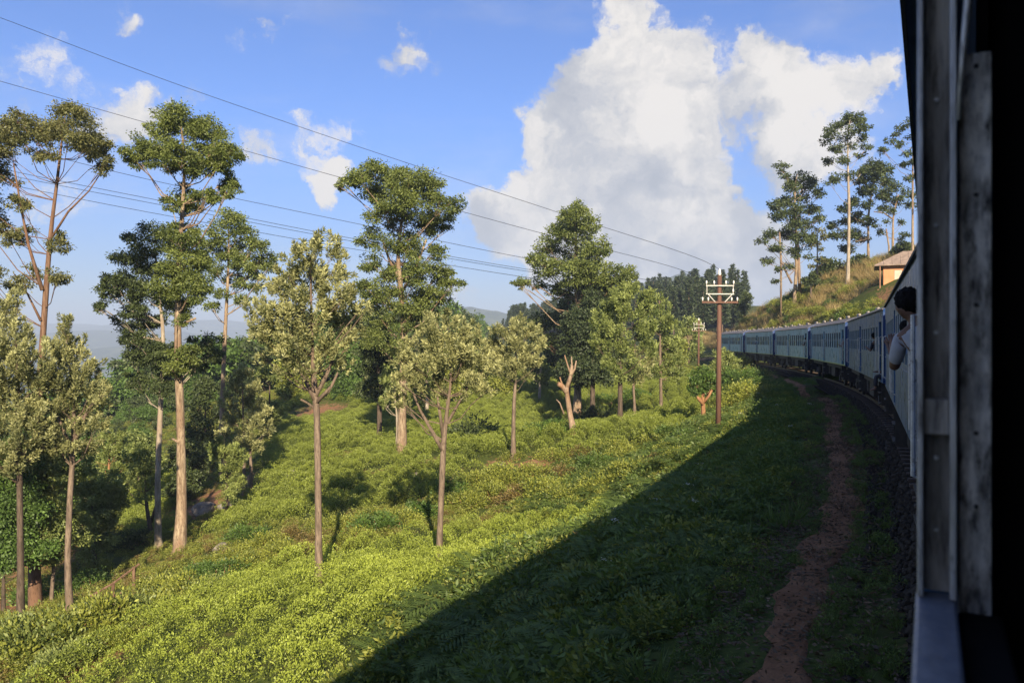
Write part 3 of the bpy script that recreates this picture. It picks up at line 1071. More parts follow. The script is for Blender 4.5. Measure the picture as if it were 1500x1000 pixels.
def person(label, base, rz, lean_x, lean_y, shirt, legs, hands, look=0.0, fingers=False, sit=False, sc=1.0):
    """base = feet point; x forward, y left; lean in degrees; hands = two local wrist points (after the lean)"""
    root = empty('person', base, rz)
    root.scale = (sc, sc, sc)
    tag(root, label, 'person')
    hipz = .90 if not sit else .12
    piv = Vector((0, 0, hipz))
    rot = Matrix.Rotation(R(-lean_y), 3, 'X') @ Matrix.Rotation(R(lean_x), 3, 'Y')

    def up(x, y, z):
        return rot @ Vector((x, y, z)) + piv
    pel = piv
    if sit:
        knees = [(.42, sgn * .11, .16) for sgn in (1, -1)]; ank = [(.46, sgn * .11, -.28) for sgn in (1, -1)]
    else:
        knees = [(.03, sgn * .11, .48) for sgn in (1, -1)]; ank = [(0, sgn * .11, .08) for sgn in (1, -1)]
    N, Ed = [], []

    def add(p, r, r2=None, par=None):
        p = Vector(p)
        N.append((p.x, p.y, p.z, r, r2 if r2 else r))
        if par is not None: Ed.append((par, len(N) - 1))
        return len(N) - 1
    i0 = add(pel, .13, .10)
    i1 = add(up(0, 0, .20), .125, .095, i0)
    i2 = add(up(0, 0, .42), .155, .10, i1)
    i3 = add(up(.005, 0, .53), .06, .06, i2)
    hd = Matrix.Rotation(R(look), 3, 'Z')
    hb = up(.005, 0, .53)

    def hp(x, y, z): return hb + rot @ (hd @ Vector((x, y, z)))
    i4 = add(hp(.012, 0, .06), .058, .058, i3)
    i5 = add(hp(.03, 0, .115), .074, .082, i4)
    i6 = add(hp(.022, 0, .175), .080, .092, i5)
    add(hp(.012, 0, .225), .060, .068, i6)
    add(hp(.118, 0, .118), .014, .014, i5)                # nose
    add(hp(.100, 0, .075), .026, .018, i5)                # mouth and chin
    for sg in (1, -1):
        add(hp(.01, sg * .088, .125), .012, .022, i5)       # ears
    wr = []
    for sg, wrist in zip((1, -1), hands):
        s_ = add(up(0, sg * .17, .45), .062, .058, i2)
        S_ = Vector(N[s_][:3]); Wp = Vector(wrist)
        dvec = Wp - S_
        if dvec.length > .50: Wp = S_ + dvec.normalized() * .50; dvec = Wp - S_
        L1 = .27
        hgt = math.sqrt(max(1e-4, L1 * L1 - (dvec.length / 2) ** 2))
        el = S_ + dvec * .5 + (Vector((0, 0, -1)) - dvec.normalized() * dvec.normalized().dot(Vector((0, 0, -1)))).normalized() * hgt + Vector((0, sg * .02, 0))
        e_ = add(el, .043, .041, s_)
        w_ = add(Wp, .027, .025, e_)
        dn = (Wp - el).normalized()
        pa = add(Wp + dn * .05, .035, .020, w_)
        wr.append((w_, Wp, dn, sg))
        side = dn.cross(Vector((0, 0, 1))).normalized()
        if fingers:
            for k, fl in enumerate((.065, .078, .074, .058)):
                b_ = Wp + dn * .085 + side * (k - 1.5) * .018
                f1 = add(b_, .0095, .0095, pa)
                f2 = add(b_ + dn * fl * .5 + Vector((0, 0, .006)), .0085, .0085, f1)
                add(b_ + dn * fl * .8 + Vector((0, 0, -.014)), .0075, .0075, f2)
            t1 = add(Wp + dn * .04 - side * sg * .038, .011, .011, pa)
            add(Wp + dn * .085 - side * sg * .052 + Vector((0, 0, .01)), .009, .009, t1)
        else:
            add(Wp + dn * .12 + Vector((0, 0, -.01)), .028, .014, pa)
            add(Wp + dn * .06 - side * sg * .045, .011, .011, pa)
    for k, sg in enumerate((1, -1)):
        h_ = add(pel + Vector((0, sg * .10, -.04)), .090, .085, i0)
        k_ = add(knees[k], .058, .058, h_)
        a_ = add(ank[k], .036, .038, k_)
        add(Vector(ank[k]) + Vector((.15, 0, -.045)), .038, .026, a_)
    body = skin_obj('body', N, Ed, 'skin', root)
    # clothes: the same joints, a little fuller
    torso = [(*N[i0][:3], .148, .118), (*N[i1][:3], .142, .112), (*N[i2][:3], .170, .114), (*up(.004, 0, .495), .078, .078)]
    te = [(0, 1), (1, 2), (2, 3)]
    for w_, Wp, dn, sg in wr:
        e_ = [a for a, b in Ed if b == w_][0]; s_ = [a for a, b in Ed if b == e_][0]
        torso.append((*N[s_][:3], .074, .070)); te.append((2, len(torso) - 1))
        ev = Vector(N[e_][:3]); svv = Vector(N[s_][:3])
        torso.append((*(svv.lerp(ev, .85)), .058, .055)); te.append((len(torso) - 2, len(torso) - 1))
    skin_obj('shirt', torso, te, shirt, root)
    tro = [(*(pel + Vector((0, 0, .06))), .150, .120)]; tq = []
    tro.append((*(pel + Vector((0, 0, -.03))), .148, .118)); tq.append((0, 1))
    for k, sg in enumerate((1, -1)):
        tro.append((*(pel + Vector((0, sg * .10, -.06))), .103, .098)); tq.append((1, len(tro) - 1))
        tro.append((*knees[k], .074, .074)); tq.append((len(tro) - 2, len(tro) - 1))
        tro.append((*(Vector(knees[k]).lerp(Vector(ank[k]), .85)), .060, .060)); tq.append((len(tro) - 2, len(tro) - 1))
    skin_obj('trousers', tro, tq, legs, root)
    bm = bmesh.new()
    bmesh.ops.create_icosphere(bm, subdivisions=4, radius=1.0)
    rh = random.Random(len(label))
    for v in bm.verts:
        q = v.co.copy()
        w_ = 1 + .06 * math.sin(q.x * 9 + q.z * 5) * math.sin(q.y * 8) + .05 * math.sin(q.y * 31 + q.z * 7) * math.sin(q.x * 23) + rh.uniform(-.05, .07)
        low = max(0.0, -q.z)
        p_ = hp(-.022 + q.x * .106 * w_ - .02 * low, q.y * .098 * w_ * (1 - .25 * low), .178 + q.z * .108 * w_)
        v.co = p_
    hm = bpy.data.meshes.new('hair'); bm.to_mesh(hm); bm.free()
    hm.polygons.foreach_set('use_smooth', [True] * len(hm.polygons))
    link('hair', hm, root, 'hair_black')
    return root


def car_pt(root, u, v, z):
    return root.matrix_world @ Vector((u, v, z)) if False else Matrix.Translation(root.location) @ Matrix.Rotation(root.rotation_euler.z, 4, 'Z') @ Vector((u, v, z))


def phone(name, label, loc, rz, size, mat, cat='phone'):
    a, b, c = size
    root = empty(name, loc, rz)
    tag(root, label, cat)
    MB().box(-c, c, -a, a, -b, b).obj('case', mat, root, bevel=.006)
    MB().box(-c - .001, -c - .0003, -a * .93, a * .93, -b * .88, b * .88).obj('screen', 'plastic_black', root)
    MB().tube([(c, a * .6, b * .4), (c + .006, a * .6, b * .4)], .009, 12).obj('lens', 'plastic_black', root)
    return root


# the man leaning out of our carriage's end door, phone in both hands
b1 = car_pt(OC, 8.28, 1.24, 1.32)
person('man with black hair leaning out of the near door filming with a phone, white shirt', b1, OC.rotation_euler.z, 4, 24, 'cloth_white', 'cloth_dark',
       [(.36, .40, 1.20), (.36, .22, 1.20)], look=35, fingers=True, sc=1.08)
phone('camera_phone', 'black phone held sideways by the man leaning out of the near door', car_pt(OC, 8.28 + .50, 1.24 + .33, 1.32 + 1.31), OC.rotation_euler.z, (.082, .042, .0045), 'plastic_black')
B = CARS[0]
b2 = car_pt(B, -4.95, 1.12, 1.32)
person('person in blue leaning from a window of the dark blue carriage with a blue phone', b2, B.rotation_euler.z, 4, 22, 'cloth_blue', 'cloth_dark', [(.36, .52, 1.28), (.34, .36, 1.28)], look=15)
phone('camera_phone', 'small blue phone held out of a window of the dark blue carriage', car_pt(B, -4.95 + .47, 1.12 + .44, 1.32 + 1.32), B.rotation_euler.z, (.075, .038, .0045), 'phone_blue')
Cc = CARS[1]
person('man in pale shirt sitting at the open end door of the blue carriage', car_pt(Cc, -8.42, 1.10, 1.32), Cc.rotation_euler.z + R(90), 12, 0, 'cloth_white', 'cloth_dark',
       [(.40, .16, .30), (.40, -.16, .30)], look=-50, sit=True)
person('person in dark clothes leaning from the middle window of the blue carriage', car_pt(Cc, -6.2, 1.10, 1.32), Cc.rotation_euler.z, 4, 24, 'cloth_dark', 'cloth_dark', [(.3, .5, 1.1), (.3, .3, 1.1)], look=20)
Dc = CARS[2]
person('person in red standing in the end door of the teal and blue carriage', car_pt(Dc, -8.42, 1.12, 1.32), Dc.rotation_euler.z, 3, 14, 'cloth_red', 'cloth_dark', [(.22, .42, 1.12), (.05, .02, .85)], look=10)
Ec = CARS[3]
person('person in dark clothes hanging out of the end door of the pale teal carriage', car_pt(Ec, -8.42, 1.14, 1.32), Ec.rotation_euler.z, 3, 20, 'cloth_dark', 'cloth_dark', [(.25, .5, 1.1), (.2, .1, .9)], look=10)
Fc = CARS[4]
person('person in blue standing in the middle door of a pale teal carriage', car_pt(Fc, 0, 1.14, 1.32), Fc.rotation_euler.z, 3, 18, 'cloth_blue', 'cloth_dark', [(.25, .5, 1.1), (.2, .1, .9)], look=10)

# ------------------------------------------------------------------ trees
def gum_leaves(cl, L, W, cov, rng, flat=0.62):
    V, T = [], []
    for cx_, cy_, cz_, r in cl:
        r = r * 1.14
        n = int(cov * math.pi * r * r / (0.5 * L * W))
        ns = max(6, int(11 * (r / 1.0) ** 1.3))
        dirs = unit(rng.normal(size=(ns, 3)))
        rad = rng.uniform(0.35, 1.0, ns) ** 0.6
        sub = dirs * rad[:, None] * np.array([r, r, r * flat]) * 0.92
        sub[:, 2] += 0.10 * r
        per = rng.uniform(0.4, 1.6, ns); per = np.maximum(4, (per / per.sum() * n)).astype(int)
        st = rng.uniform(-.22, .22, ns)
        for k in range(ns):
            m_ = per[k]
            rs = r * rng.uniform(.22, .40)
            o = rng.normal(size=(m_, 3)) * np.array([rs, rs, rs * .62]) * .55
            c_ = np.array([cx_, cy_, cz_]) + sub[k] + o
            d = unit(o) * .7 + np.array([0, 0, -.35]) + rng.normal(size=(m_, 3)) * .45
            V.append(leaf_quads(c_, d, L * rng.uniform(.65, 1.3, m_), W * rng.uniform(.7, 1.25, m_), rng))
            T.append(np.clip(rng.uniform(.15, .85, m_) + st[k], 0, 1))
    return np.concatenate(V), np.concatenate(T)


def oak_leaves(cl, axis, L, W, cov, rng):
    V, T = [], []
    ax = np.array(axis)
    for cx_, cy_, cz_, r in cl:
        c0_ = np.array([cx_, cy_, cz_])
        n = int(cov * math.pi * r * r / (0.5 * L * W))
        npl = max(7, int(15 * r ** 1.2))
        per = max(6, n // npl)
        base = c0_ + unit(rng.normal(size=(npl, 3))) * (rng.uniform(0, 1, npl) ** .5)[:, None] * r * np.array([.85, .85, .85])
        outw = base - ax; outw[:, 2] *= .25
        pd = unit(unit(outw) * .55 + np.array([0, 0, .95]) + rng.normal(size=(npl, 3)) * .35)
        pl = rng.uniform(.45, .95, npl) * r * .95
        st = rng.uniform(-.3, .3, npl)
        for k in range(npl):
            t = rng.uniform(0, 1, per)
            rad = unit(rng.normal(size=(per, 3)))
            c_ = base[k] + pd[k] * (t * pl[k])[:, None] + rad * ((1.05 - t) * .16 * r)[:, None]
            d = rad * .75 + pd[k] * .55 + np.array([0, 0, .12]) + rng.normal(size=(per, 3)) * .2
            V.append(leaf_quads(c_, d, L * rng.uniform(.6, 1.25, per), W * rng.uniform(.7, 1.2, per), rng))
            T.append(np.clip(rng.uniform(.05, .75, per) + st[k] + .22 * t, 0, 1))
    return np.concatenate(V), np.concatenate(T)


TREES = []


def tree(name, label, cat, D, trunk, clumps, style='gum', leaf='leaf_gum', bark='bark_gum', cov=2.0, limbs=True, group=None, seed=0, extra=(), leafk=1.0, depth=0.6, back=0.75, limb_w=0.16, grow_r=1.0, flat=0.82):
    """trunk: (px, py, width px) from the ground up; clumps: (px, py, radius px); extra: bare limbs as px polylines with widths"""
    rng = np.random.default_rng(1000 + seed)
    rs = random.Random(seed)
    k = D / F
    bx, by, bz = P(trunk[0][0], trunk[0][1], D)
    gz = float(Hr(bx, by)[0])
    root = empty(name, (bx, by, gz))
    tag(root, label, cat, group)
    bend = rs.uniform(-.3, .3)
    tp = [Vector((bx, by, gz - .35))]
    tr = [trunk[0][2] * k * .5 * 1.55]
    n = len(trunk)
    for i, (px, py, wd) in enumerate(trunk):
        x, y, z = P(px, py, D)
        if i == 0: z = max(z, gz) + .25; wd = wd * 1.0
        tp.append(Vector((x, by + bend * math.sin(i * 1.3), z)))
        tr.append(wd * k * .5 * (.95 if i == 0 else .80))
    tp = [p - Vector((bx, by, gz)) for p in tp]
    dense, dr = [], []
    cp = catmull(tp, 0.7)
    zz = [p.z for p in tp]
    for p in cp:
        dense.append(p); dr.append(float(np.interp(p.z, zz, tr)) * rs.uniform(.95, 1.05))
    mb = MB()
    mb.tube(dense, dr, 9)
    # clumps to metres
    if clumps:
        xs = [c[0] for c in clumps]
        halfw = max(.8, (max(xs) - min(xs)) * k * .5)
    cl = []
    for (px, py, r) in clumps:
        r = r * grow_r
        dy = rs.uniform(-1, 1) * depth * halfw
        x, y, z = P(px, py, D + dy)
        cl.append((x - bx, y - by, z - gz, r * k))
        if rs.random() < back:
            dy = rs.uniform(-1, 1) * depth * halfw * 1.25
            x, y, z = P(px + rs.uniform(-.5, .5) * r, py + rs.uniform(-.3, .4) * r, D + dy)
            cl.append((x - bx, y - by, z - gz, r * k * .85))
    zt = [p.z for p in dense]
    top = dense[-1].z
    if limbs:
        for (x, y, z, r) in cl:
            c = Vector((x, y, z))
            hd = math.hypot(x - np.interp(z, zt, [p.x for p in dense]), y)
            za = z - r * .2 - hd * rs.uniform(.45, .85)
            za = min(max(za, top * .32), top * .985)
            i = int(np.argmin([abs(t - za) for t in zt]))
            a = dense[i]
            if (c - a).length < r * .35: continue
            r0 = max(.012, min(dr[i] * .45, limb_w * .27 * (.5 + (c - a).length / 6)))
            m1 = a.lerp(c, .38) + Vector((rs.uniform(-.1, .1), rs.uniform(-.1, .1), -.10 * (c - a).length))
            m2 = a.lerp(c, .72) + Vector((rs.uniform(-.12, .12), rs.uniform(-.12, .12), -.04 * (c - a).length))
            mb.tube([a, m1, m2, c], [r0, r0 * .75, r0 * .5, r0 * .22], 5, cap=False)
            for q in range(3):
                e = c + Vector((rs.uniform(-1, 1), rs.uniform(-1, 1), rs.uniform(-.1, .8))) * r * .7
                mb.tube([m2, m2.lerp(e, .5) + Vector((0, 0, -.05 * r)), e], [r0 * .42, r0 * .28, r0 * .12], 4, cap=False)
    for pl in extra:
        pts, rr_ = [], []
        for j, (px, py, wd) in enumerate(pl):
            x, y, z = P(px, py, D + .15 * j * rs.uniform(-1, 1))
            pts.append(Vector((x - bx, y - by, z - gz))); rr_.append(wd * k * .5)
        mb.tube(pts, rr_, 6)
    mb.obj('trunk', bark, root, smooth=True)
    if clumps:
        L = max(.14, D * .0033) * leafk; W = L * .45
        if style == 'gum':
            V, T = gum_leaves(cl, L, W, cov * 1.5, rng, flat=flat)
        elif style == 'oak':
            L = max(.135, D * .0038) * 1.1
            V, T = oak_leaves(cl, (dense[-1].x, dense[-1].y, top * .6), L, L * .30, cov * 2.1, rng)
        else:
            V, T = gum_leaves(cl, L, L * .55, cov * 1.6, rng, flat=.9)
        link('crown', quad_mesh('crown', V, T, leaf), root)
    TREES.append(root)
    return root


G1 = 'gum trees on the tea slope'
tree('gum_tree', 'tall thin gum tree with forked reddish trunk and sparse olive crown behind the left oaks', 'tree', 37,
     [(52, 895, 21), (54, 780, 17), (57, 640, 14), (61, 480, 11), (70, 350, 8), (84, 270, 5.5), (95, 205, 3.5), (97, 170, 2)],
     [(95, 185, 34), (62, 198, 24), (125, 215, 26), (150, 238, 17), (112, 172, 22), (20, 190, 30), (2, 215, 30), (28, 175, 16), (8, 258, 22), (-30, 230, 34), (-30, 300, 30), (28, 300, 17), (0, 330, 16), (35, 345, 18),
      (92, 355, 17), (22, 350, 15), (28, 415, 17), (85, 405, 15), (45, 400, 14), (136, 222, 20), (60, 225, 17), (-20, 400, 24)],
     leaf='leaf_gum_olive', bark='bark_gum_red', cov=1.5, seed=1, leafk=.9, limb_w=.085, group=G1,
     extra=[[(62, 425, 6), (42, 360, 4), (30, 300, 3), (20, 240, 2)], [(68, 360, 4), (100, 310, 3), (130, 280, 2), (150, 250, 1.4)], [(60, 470, 4), (40, 430, 2.5), (20, 400, 1.5)]])
tree('gum_tree', 'tallest gum tree with round green top and bare cream and brown trunk', 'tree', 41,
     [(263, 810, 21), (263, 740, 18), (263, 620, 15), (263, 500, 13), (265, 400, 10), (267, 300, 7), (267, 230, 5), (264, 185, 3)],
     [(262, 182, 30), (240, 190, 26), (288, 195, 26), (225, 212, 26), (198, 228, 20), (305, 212, 28), (328, 235, 24), (338, 262, 17), (290, 248, 24), (238, 240, 20), (268, 232, 26), (272, 288, 20), (303, 290, 17),
      (346, 275, 10), (252, 300, 13), (283, 305, 15), (330, 285, 10), (265, 352, 26), (270, 390, 30), (245, 420, 24), (285, 420, 24), (262, 455, 24), (288, 385, 22), (265, 530, 22), (280, 520, 16), (250, 540, 14), (262, 470, 14)],
     cov=2.1, seed=2, group=G1, extra=[[(265, 478, 6), (276, 470, 5), (287, 466, 3)], [(263, 492, 5), (255, 488, 3)], [(263, 648, 5), (252, 642, 3)]])
tree('gum_tree', 'dark spreading gum tree with pale grey trunk beside the tallest gum', 'tree', 46,
     [(232, 797, 11), (233, 700, 10), (236, 600, 9), (238, 500, 7), (232, 430, 5), (228, 370, 3)],
     [(218, 355, 26), (240, 350, 22), (195, 385, 28), (225, 390, 28), (172, 410, 22), (160, 432, 17), (205, 425, 26), (245, 440, 20), (190, 450, 17), (215, 470, 22), (188, 490, 18), (175, 470, 12), (210, 510, 22), (235, 520, 20),
      (192, 532, 18), (222, 550, 20), (200, 562, 16), (240, 570, 16), (300, 500, 20), (310, 520, 16), (295, 530, 16), (150, 450, 10)],
     leaf='leaf_gum_dark', bark='bark_gum_pale', cov=2.0, seed=3, group=G1)
tree('gum_tree', 'slim gum tree with flat layered crown standing right of the tallest gum', 'tree', 66,
     [(326, 692, 10), (326, 620, 9), (328, 540, 8), (331, 450, 6), (334, 380, 4), (335, 335, 2.5)],
     [(336, 330, 22), (318, 345, 19), (355, 345, 19), (300, 360, 15), (372, 362, 17), (390, 378, 13), (335, 365, 20), (375, 395, 18), (395, 392, 10), (355, 385, 18), (312, 395, 15), (345, 412, 15), (325, 430, 13), (375, 420, 11), (355, 440, 10), (310, 450, 10)],
     bark='bark_gum', cov=1.8, seed=4, group=G1)
tree('gum_tree', 'broad gum tree with bushy mushroom crown in the middle of the slope', 'tree', 57,
     [(588, 668, 17), (589, 600, 15), (591, 520, 12), (590, 460, 10), (586, 410, 9), (583, 370, 7), (590, 310, 5), (598, 270, 3)],
     [(522, 260, 20), (505, 270, 12), (545, 252, 19), (570, 262, 24), (600, 265, 28), (628, 280, 24), (648, 305, 22), (655, 330, 15), (580, 290, 25), (612, 305, 28), (548, 285, 20), (560, 315, 20), (590, 330, 24), (632, 335, 20),
      (540, 350, 18), (568, 360, 20), (605, 365, 22), (640, 372, 14), (545, 385, 16), (578, 400, 20), (615, 400, 24), (645, 405, 22), (662, 420, 15), (540, 425, 20), (565, 435, 22), (600, 440, 24), (640, 435, 20), (555, 465, 22), (585, 470, 20), (620, 470, 20), (545, 500, 18), (575, 505, 20)],
     cov=1.9, seed=5, group=G1, extra=[[(586, 410, 6), (570, 380, 4), (560, 350, 3)], [(588, 430, 5), (610, 390, 4), (625, 350, 3)]])
tree('evergreen_tree', 'dark leafy evergreen in the shade behind the middle gum trunk', 'tree', 66,
     [(556, 640, 9), (555, 590, 8), (553, 530, 5), (552, 490, 3)],
     [(550, 500, 22), (535, 520, 20), (565, 520, 20), (550, 540, 22), (540, 565, 17), (562, 570, 17), (550, 480, 16)], style='broad', leaf='leaf_gum_dark', bark='bark_dark', cov=2.0, seed=6)
tree('gum_tree', 'large gum tree with stepped crown left of the pine hill', 'tree', 84,
     [(846, 575, 11), (847, 500, 10), (846, 430, 8.5), (844, 380, 7), (844, 340, 4.5), (846, 305, 2.5)],
     [(846, 310, 17), (835, 325, 18), (860, 330, 18), (815, 345, 18), (845, 350, 24), (875, 362, 18), (798, 362, 17), (785, 380, 14), (820, 378, 22), (855, 385, 26), (882, 390, 18), (805, 395, 17), (835, 405, 24), (868, 412, 24),
      (770, 410, 11), (790, 415, 12), (758, 415, 8), (895, 412, 18), (912, 402, 16), (928, 415, 14), (820, 425, 18), (850, 432, 22), (880, 436, 20), (905, 430, 18)],
     bark='bark_gum', cov=1.9, seed=7, group=G1, extra=[[(844, 420, 3), (815, 438, 2), (790, 420, 1.2)]])
tree('evergreen_tree', 'very dark dense evergreen below the stepped gum crown', 'tree', 80,
     [(868, 590, 8), (868, 540, 7), (866, 480, 4)],
     [(846, 470, 20), (838, 540, 20), (865, 460, 22), (850, 480, 24), (880, 480, 24), (866, 500, 28), (845, 515, 22), (888, 515, 20), (866, 535, 26), (850, 550, 20), (885, 550, 18), (868, 440, 16), (835, 490, 14)], style='broad', leaf='leaf_pine', bark='bark_dark', cov=2.2, seed=8)
tree('evergreen_tree', 'brown-barked evergreen with thin crown left of the dark dense one', 'tree', 92,
     [(832, 590, 8), (833, 520, 7), (832, 460, 5), (833, 420, 3)],
     [(832, 450, 16), (820, 470, 16), (840, 480, 14), (815, 500, 14), (825, 520, 14), (795, 470, 16), (780, 485, 16), (800, 500, 14)], style='broad', leaf='leaf_gum_dark', bark='bark_gum_red', cov=1.3, seed=9)

G2 = 'silver oaks planted among the tea'
tree('silver_oak', 'silver oak with stout straight trunk and wide pale crown on the bright front tea', 'tree', 25,
     [(467, 865, 15), (467, 800, 13), (466, 700, 12), (464, 610, 12), (461, 575, 12), (458, 520, 7), (456, 440, 4), (455, 380, 2.5)],
     [(462, 372, 22), (438, 372, 18), (488, 368, 18), (420, 400, 24), (455, 405, 28), (492, 400, 24), (400, 425, 22), (435, 435, 30), (475, 438, 30), (510, 435, 22), (390, 460, 26), (420, 470, 30), (460, 475, 32), (500, 475, 28),
      (375, 490, 18), (400, 505, 26), (440, 510, 28), (480, 512, 28), (515, 500, 18), (385, 525, 16), (420, 540, 20), (500, 535, 16), (455, 540, 16), (530, 455, 12)],
     style='oak', leaf='leaf_oak', bark='bark_oak', cov=1.0, grow_r=1.12, seed=11, group=G2, limb_w=.13,
     extra=[[(461, 585, 8), (446, 555, 6), (432, 520, 4)], [(462, 580, 8), (478, 550, 6), (492, 515, 4)], [(463, 590, 7), (486, 565, 5), (495, 545, 3)], [(464, 600, 5), (450, 590, 4), (441, 585, 3)]])
tree('silver_oak', 'silver oak with forked trunk leaning branches standing on the front tea edge', 'tree', 29,
     [(643, 835, 12), (645, 760, 11), (648, 690, 11), (650, 645, 10), (655, 600, 7), (660, 560, 5), (660, 500, 3)],
     [(660, 475, 16), (640, 490, 22), (678, 492, 22), (615, 510, 22), (655, 515, 26), (692, 518, 22), (598, 535, 22), (632, 540, 26), (670, 545, 26), (705, 545, 20), (585, 560, 18), (612, 565, 20), (650, 570, 22), (690, 570, 20), (590, 590, 14), (575, 580, 10), (710, 575, 12), (630, 470, 10)],
     style='oak', leaf='leaf_oak', bark='bark_oak', cov=1.0, grow_r=1.15, seed=12, group=G2, limb_w=.12,
     extra=[[(649, 660, 8), (632, 630, 6), (615, 600, 4), (605, 575, 3)], [(651, 650, 7), (645, 610, 5), (640, 575, 3)], [(655, 620, 6), (672, 590, 4), (685, 565, 3)]])
tree('silver_oak', 'small lollipop silver oak beside the bare earth ledge', 'tree', 48.5,
     [(752, 670, 8.5), (752, 630, 8), (753, 590, 7), (755, 560, 5), (756, 510, 3)],
     [(755, 482, 17), (735, 492, 18), (775, 492, 18), (722, 510, 16), (755, 508, 24), (787, 512, 16), (740, 525, 22), (772, 528, 20), (725, 530, 14), (755, 545, 20), (785, 535, 12), (740, 550, 13), (770, 552, 13)],
     style='oak', leaf='leaf_oak', bark='bark_oak', cov=1.3, seed=13, group=G2, limb_w=.1)
tree('silver_oak', 'broad silver oak with dark trunk and tall pale crown near the telegraph pole', 'tree', 60,
     [(908, 628, 10), (908, 590, 9), (908, 550, 8), (910, 500, 5), (915, 440, 3)],
     [(920, 432, 16), (900, 445, 18), (940, 442, 17), (885, 462, 17), (915, 462, 22), (945, 462, 18), (878, 482, 16), (905, 488, 24), (938, 488, 22), (885, 508, 18), (915, 515, 24), (945, 512, 18), (895, 532, 18), (925, 540, 18), (905, 550, 14), (876, 500, 12)],
     style='oak', leaf='leaf_oak_green', bark='bark_dark', cov=1.3, seed=14, group=G2)
tree('silver_oak', 'young silver oak with thin pale trunk just right of the dark-trunked one', 'tree', 66,
     [(930, 620, 6), (930, 590, 5), (928, 555, 4), (930, 500, 2)],
     [(932, 520, 14), (925, 540, 14), (940, 545, 14), (930, 560, 12), (950, 530, 12)], style='oak', leaf='leaf_oak', bark='bark_oak', cov=1.3, seed=15, group=G2)
tree('silver_oak', 'bright green silver oak with narrow pointed top right of the broad one', 'tree', 71,
     [(968, 615, 6.5), (968, 580, 6), (967, 530, 5), (967, 480, 3), (966, 440, 2)],
     [(966, 440, 10), (968, 458, 14), (975, 478, 16), (958, 482, 15), (970, 502, 20), (988, 510, 15), (952, 515, 16), (975, 528, 20), (995, 532, 12), (958, 542, 16), (985, 548, 15)],
     style='oak', leaf='leaf_oak_green', bark='bark_oak', cov=1.3, seed=16, group=G2)
tree('silver_oak', 'silver oak with dark straight trunk and big pale crown rising beside the reddish gum', 'tree', 30,
     [(30, 925, 13), (30, 840, 12), (29, 740, 11), (28, 650, 10), (26, 560, 6), (22, 490, 3)],
     [(15, 450, 18), (8, 470, 22), (32, 500, 22), (0, 505, 30), (50, 525, 22), (20, 535, 30), (-20, 550, 40), (55, 560, 24), (25, 575, 28), (0, 590, 30), (45, 605, 24), (15, 620, 24), (-25, 640, 34), (50, 635, 22), (-30, 480, 30), (20, 650, 20), (45, 665, 20), (0, 680, 24), (30, 690, 18), (70, 650, 20)],
     style='oak', leaf='leaf_oak', bark='bark_dark', cov=1.0, grow_r=1.3, seed=17, group=G2)
tree('silver_oak', 'silver oak with forked grey-brown trunk standing between the bushes and the wooden handrail', 'tree', 31.5,
     [(102, 897, 12), (103, 820, 11), (105, 720, 10), (105, 650, 9), (104, 580, 5), (98, 500, 3)],
     [(95, 478, 12), (92, 500, 18), (112, 515, 18), (78, 522, 20), (100, 540, 26), (128, 548, 18), (72, 555, 20), (100, 572, 26), (132, 575, 20), (150, 590, 12), (75, 592, 20), (105, 605, 24), (135, 605, 18), (85, 622, 18), (118, 632, 16), (148, 570, 10), (95, 655, 18), (125, 655, 16), (140, 630, 14), (75, 640, 16)],
     style='oak', leaf='leaf_oak', bark='bark_oak', cov=1.0, grow_r=1.3, seed=18, group=G2, extra=[[(105, 660, 7), (95, 635, 5), (85, 610, 3)], [(105, 655, 7), (117, 630, 5), (126, 605, 3)]])
tree('silver_oak', 'slender silver oak on the earth bank with twin trunk left of the stout oak', 'tree', 55,
     [(357, 730, 8), (357, 700, 7), (357, 670, 6), (357, 620, 4), (356, 570, 2)],
     [(356, 552, 14), (342, 568, 16), (370, 572, 16), (335, 592, 16), (360, 595, 20), (382, 600, 15), (345, 618, 18), (372, 622, 18), (390, 632, 12), (332, 640, 13), (357, 645, 18), (378, 655, 12)],
     style='oak', leaf='leaf_oak', bark='bark_oak', cov=1.3, seed=19, group=G2, extra=[[(368, 726, 5), (368, 690, 5), (366, 650, 3)]])
tree('silver_oak', 'small pale oak with short thin trunk in the shady hollow on the left', 'tree', 57,
     [(158, 780, 7), (157, 740, 6), (158, 700, 5), (162, 660, 3)],
     [(165, 640, 16), (150, 655, 16), (182, 650, 16), (168, 668, 18), (192, 668, 14), (150, 680, 13), (180, 688, 14), (165, 700, 10)], style='oak', leaf='leaf_oak_green', bark='bark_cut', cov=1.2, seed=20, group=G2)
tree('silver_oak', 'small oak with crooked dark forked trunk left of the tallest gum', 'tree', 49,
     [(222, 803, 9), (222, 770, 8), (216, 740, 6), (212, 700, 4)],
     [(210, 660, 18), (195, 678, 16), (225, 675, 16), (205, 700, 18), (185, 705, 12), (228, 705, 13), (215, 725, 12)], style='broad', leaf='leaf_oak_green', bark='bark_dark', cov=1.2, seed=21, group=G2, extra=[[(221, 765, 5), (230, 735, 4), (233, 700, 3)]])
tree('silver_oak', 'small young oak with two thin pale stems below the middle gum tree', 'tree', 60,
     [(581, 678, 5), (581, 640, 5), (581, 610, 4), (578, 570, 2)],
     [(580, 545, 14), (568, 560, 14), (592, 562, 14), (578, 580, 15), (565, 590, 10), (592, 590, 10)], style='oak', leaf='leaf_oak_green', bark='bark_gum_pale', cov=1.2, seed=22, group=G2)
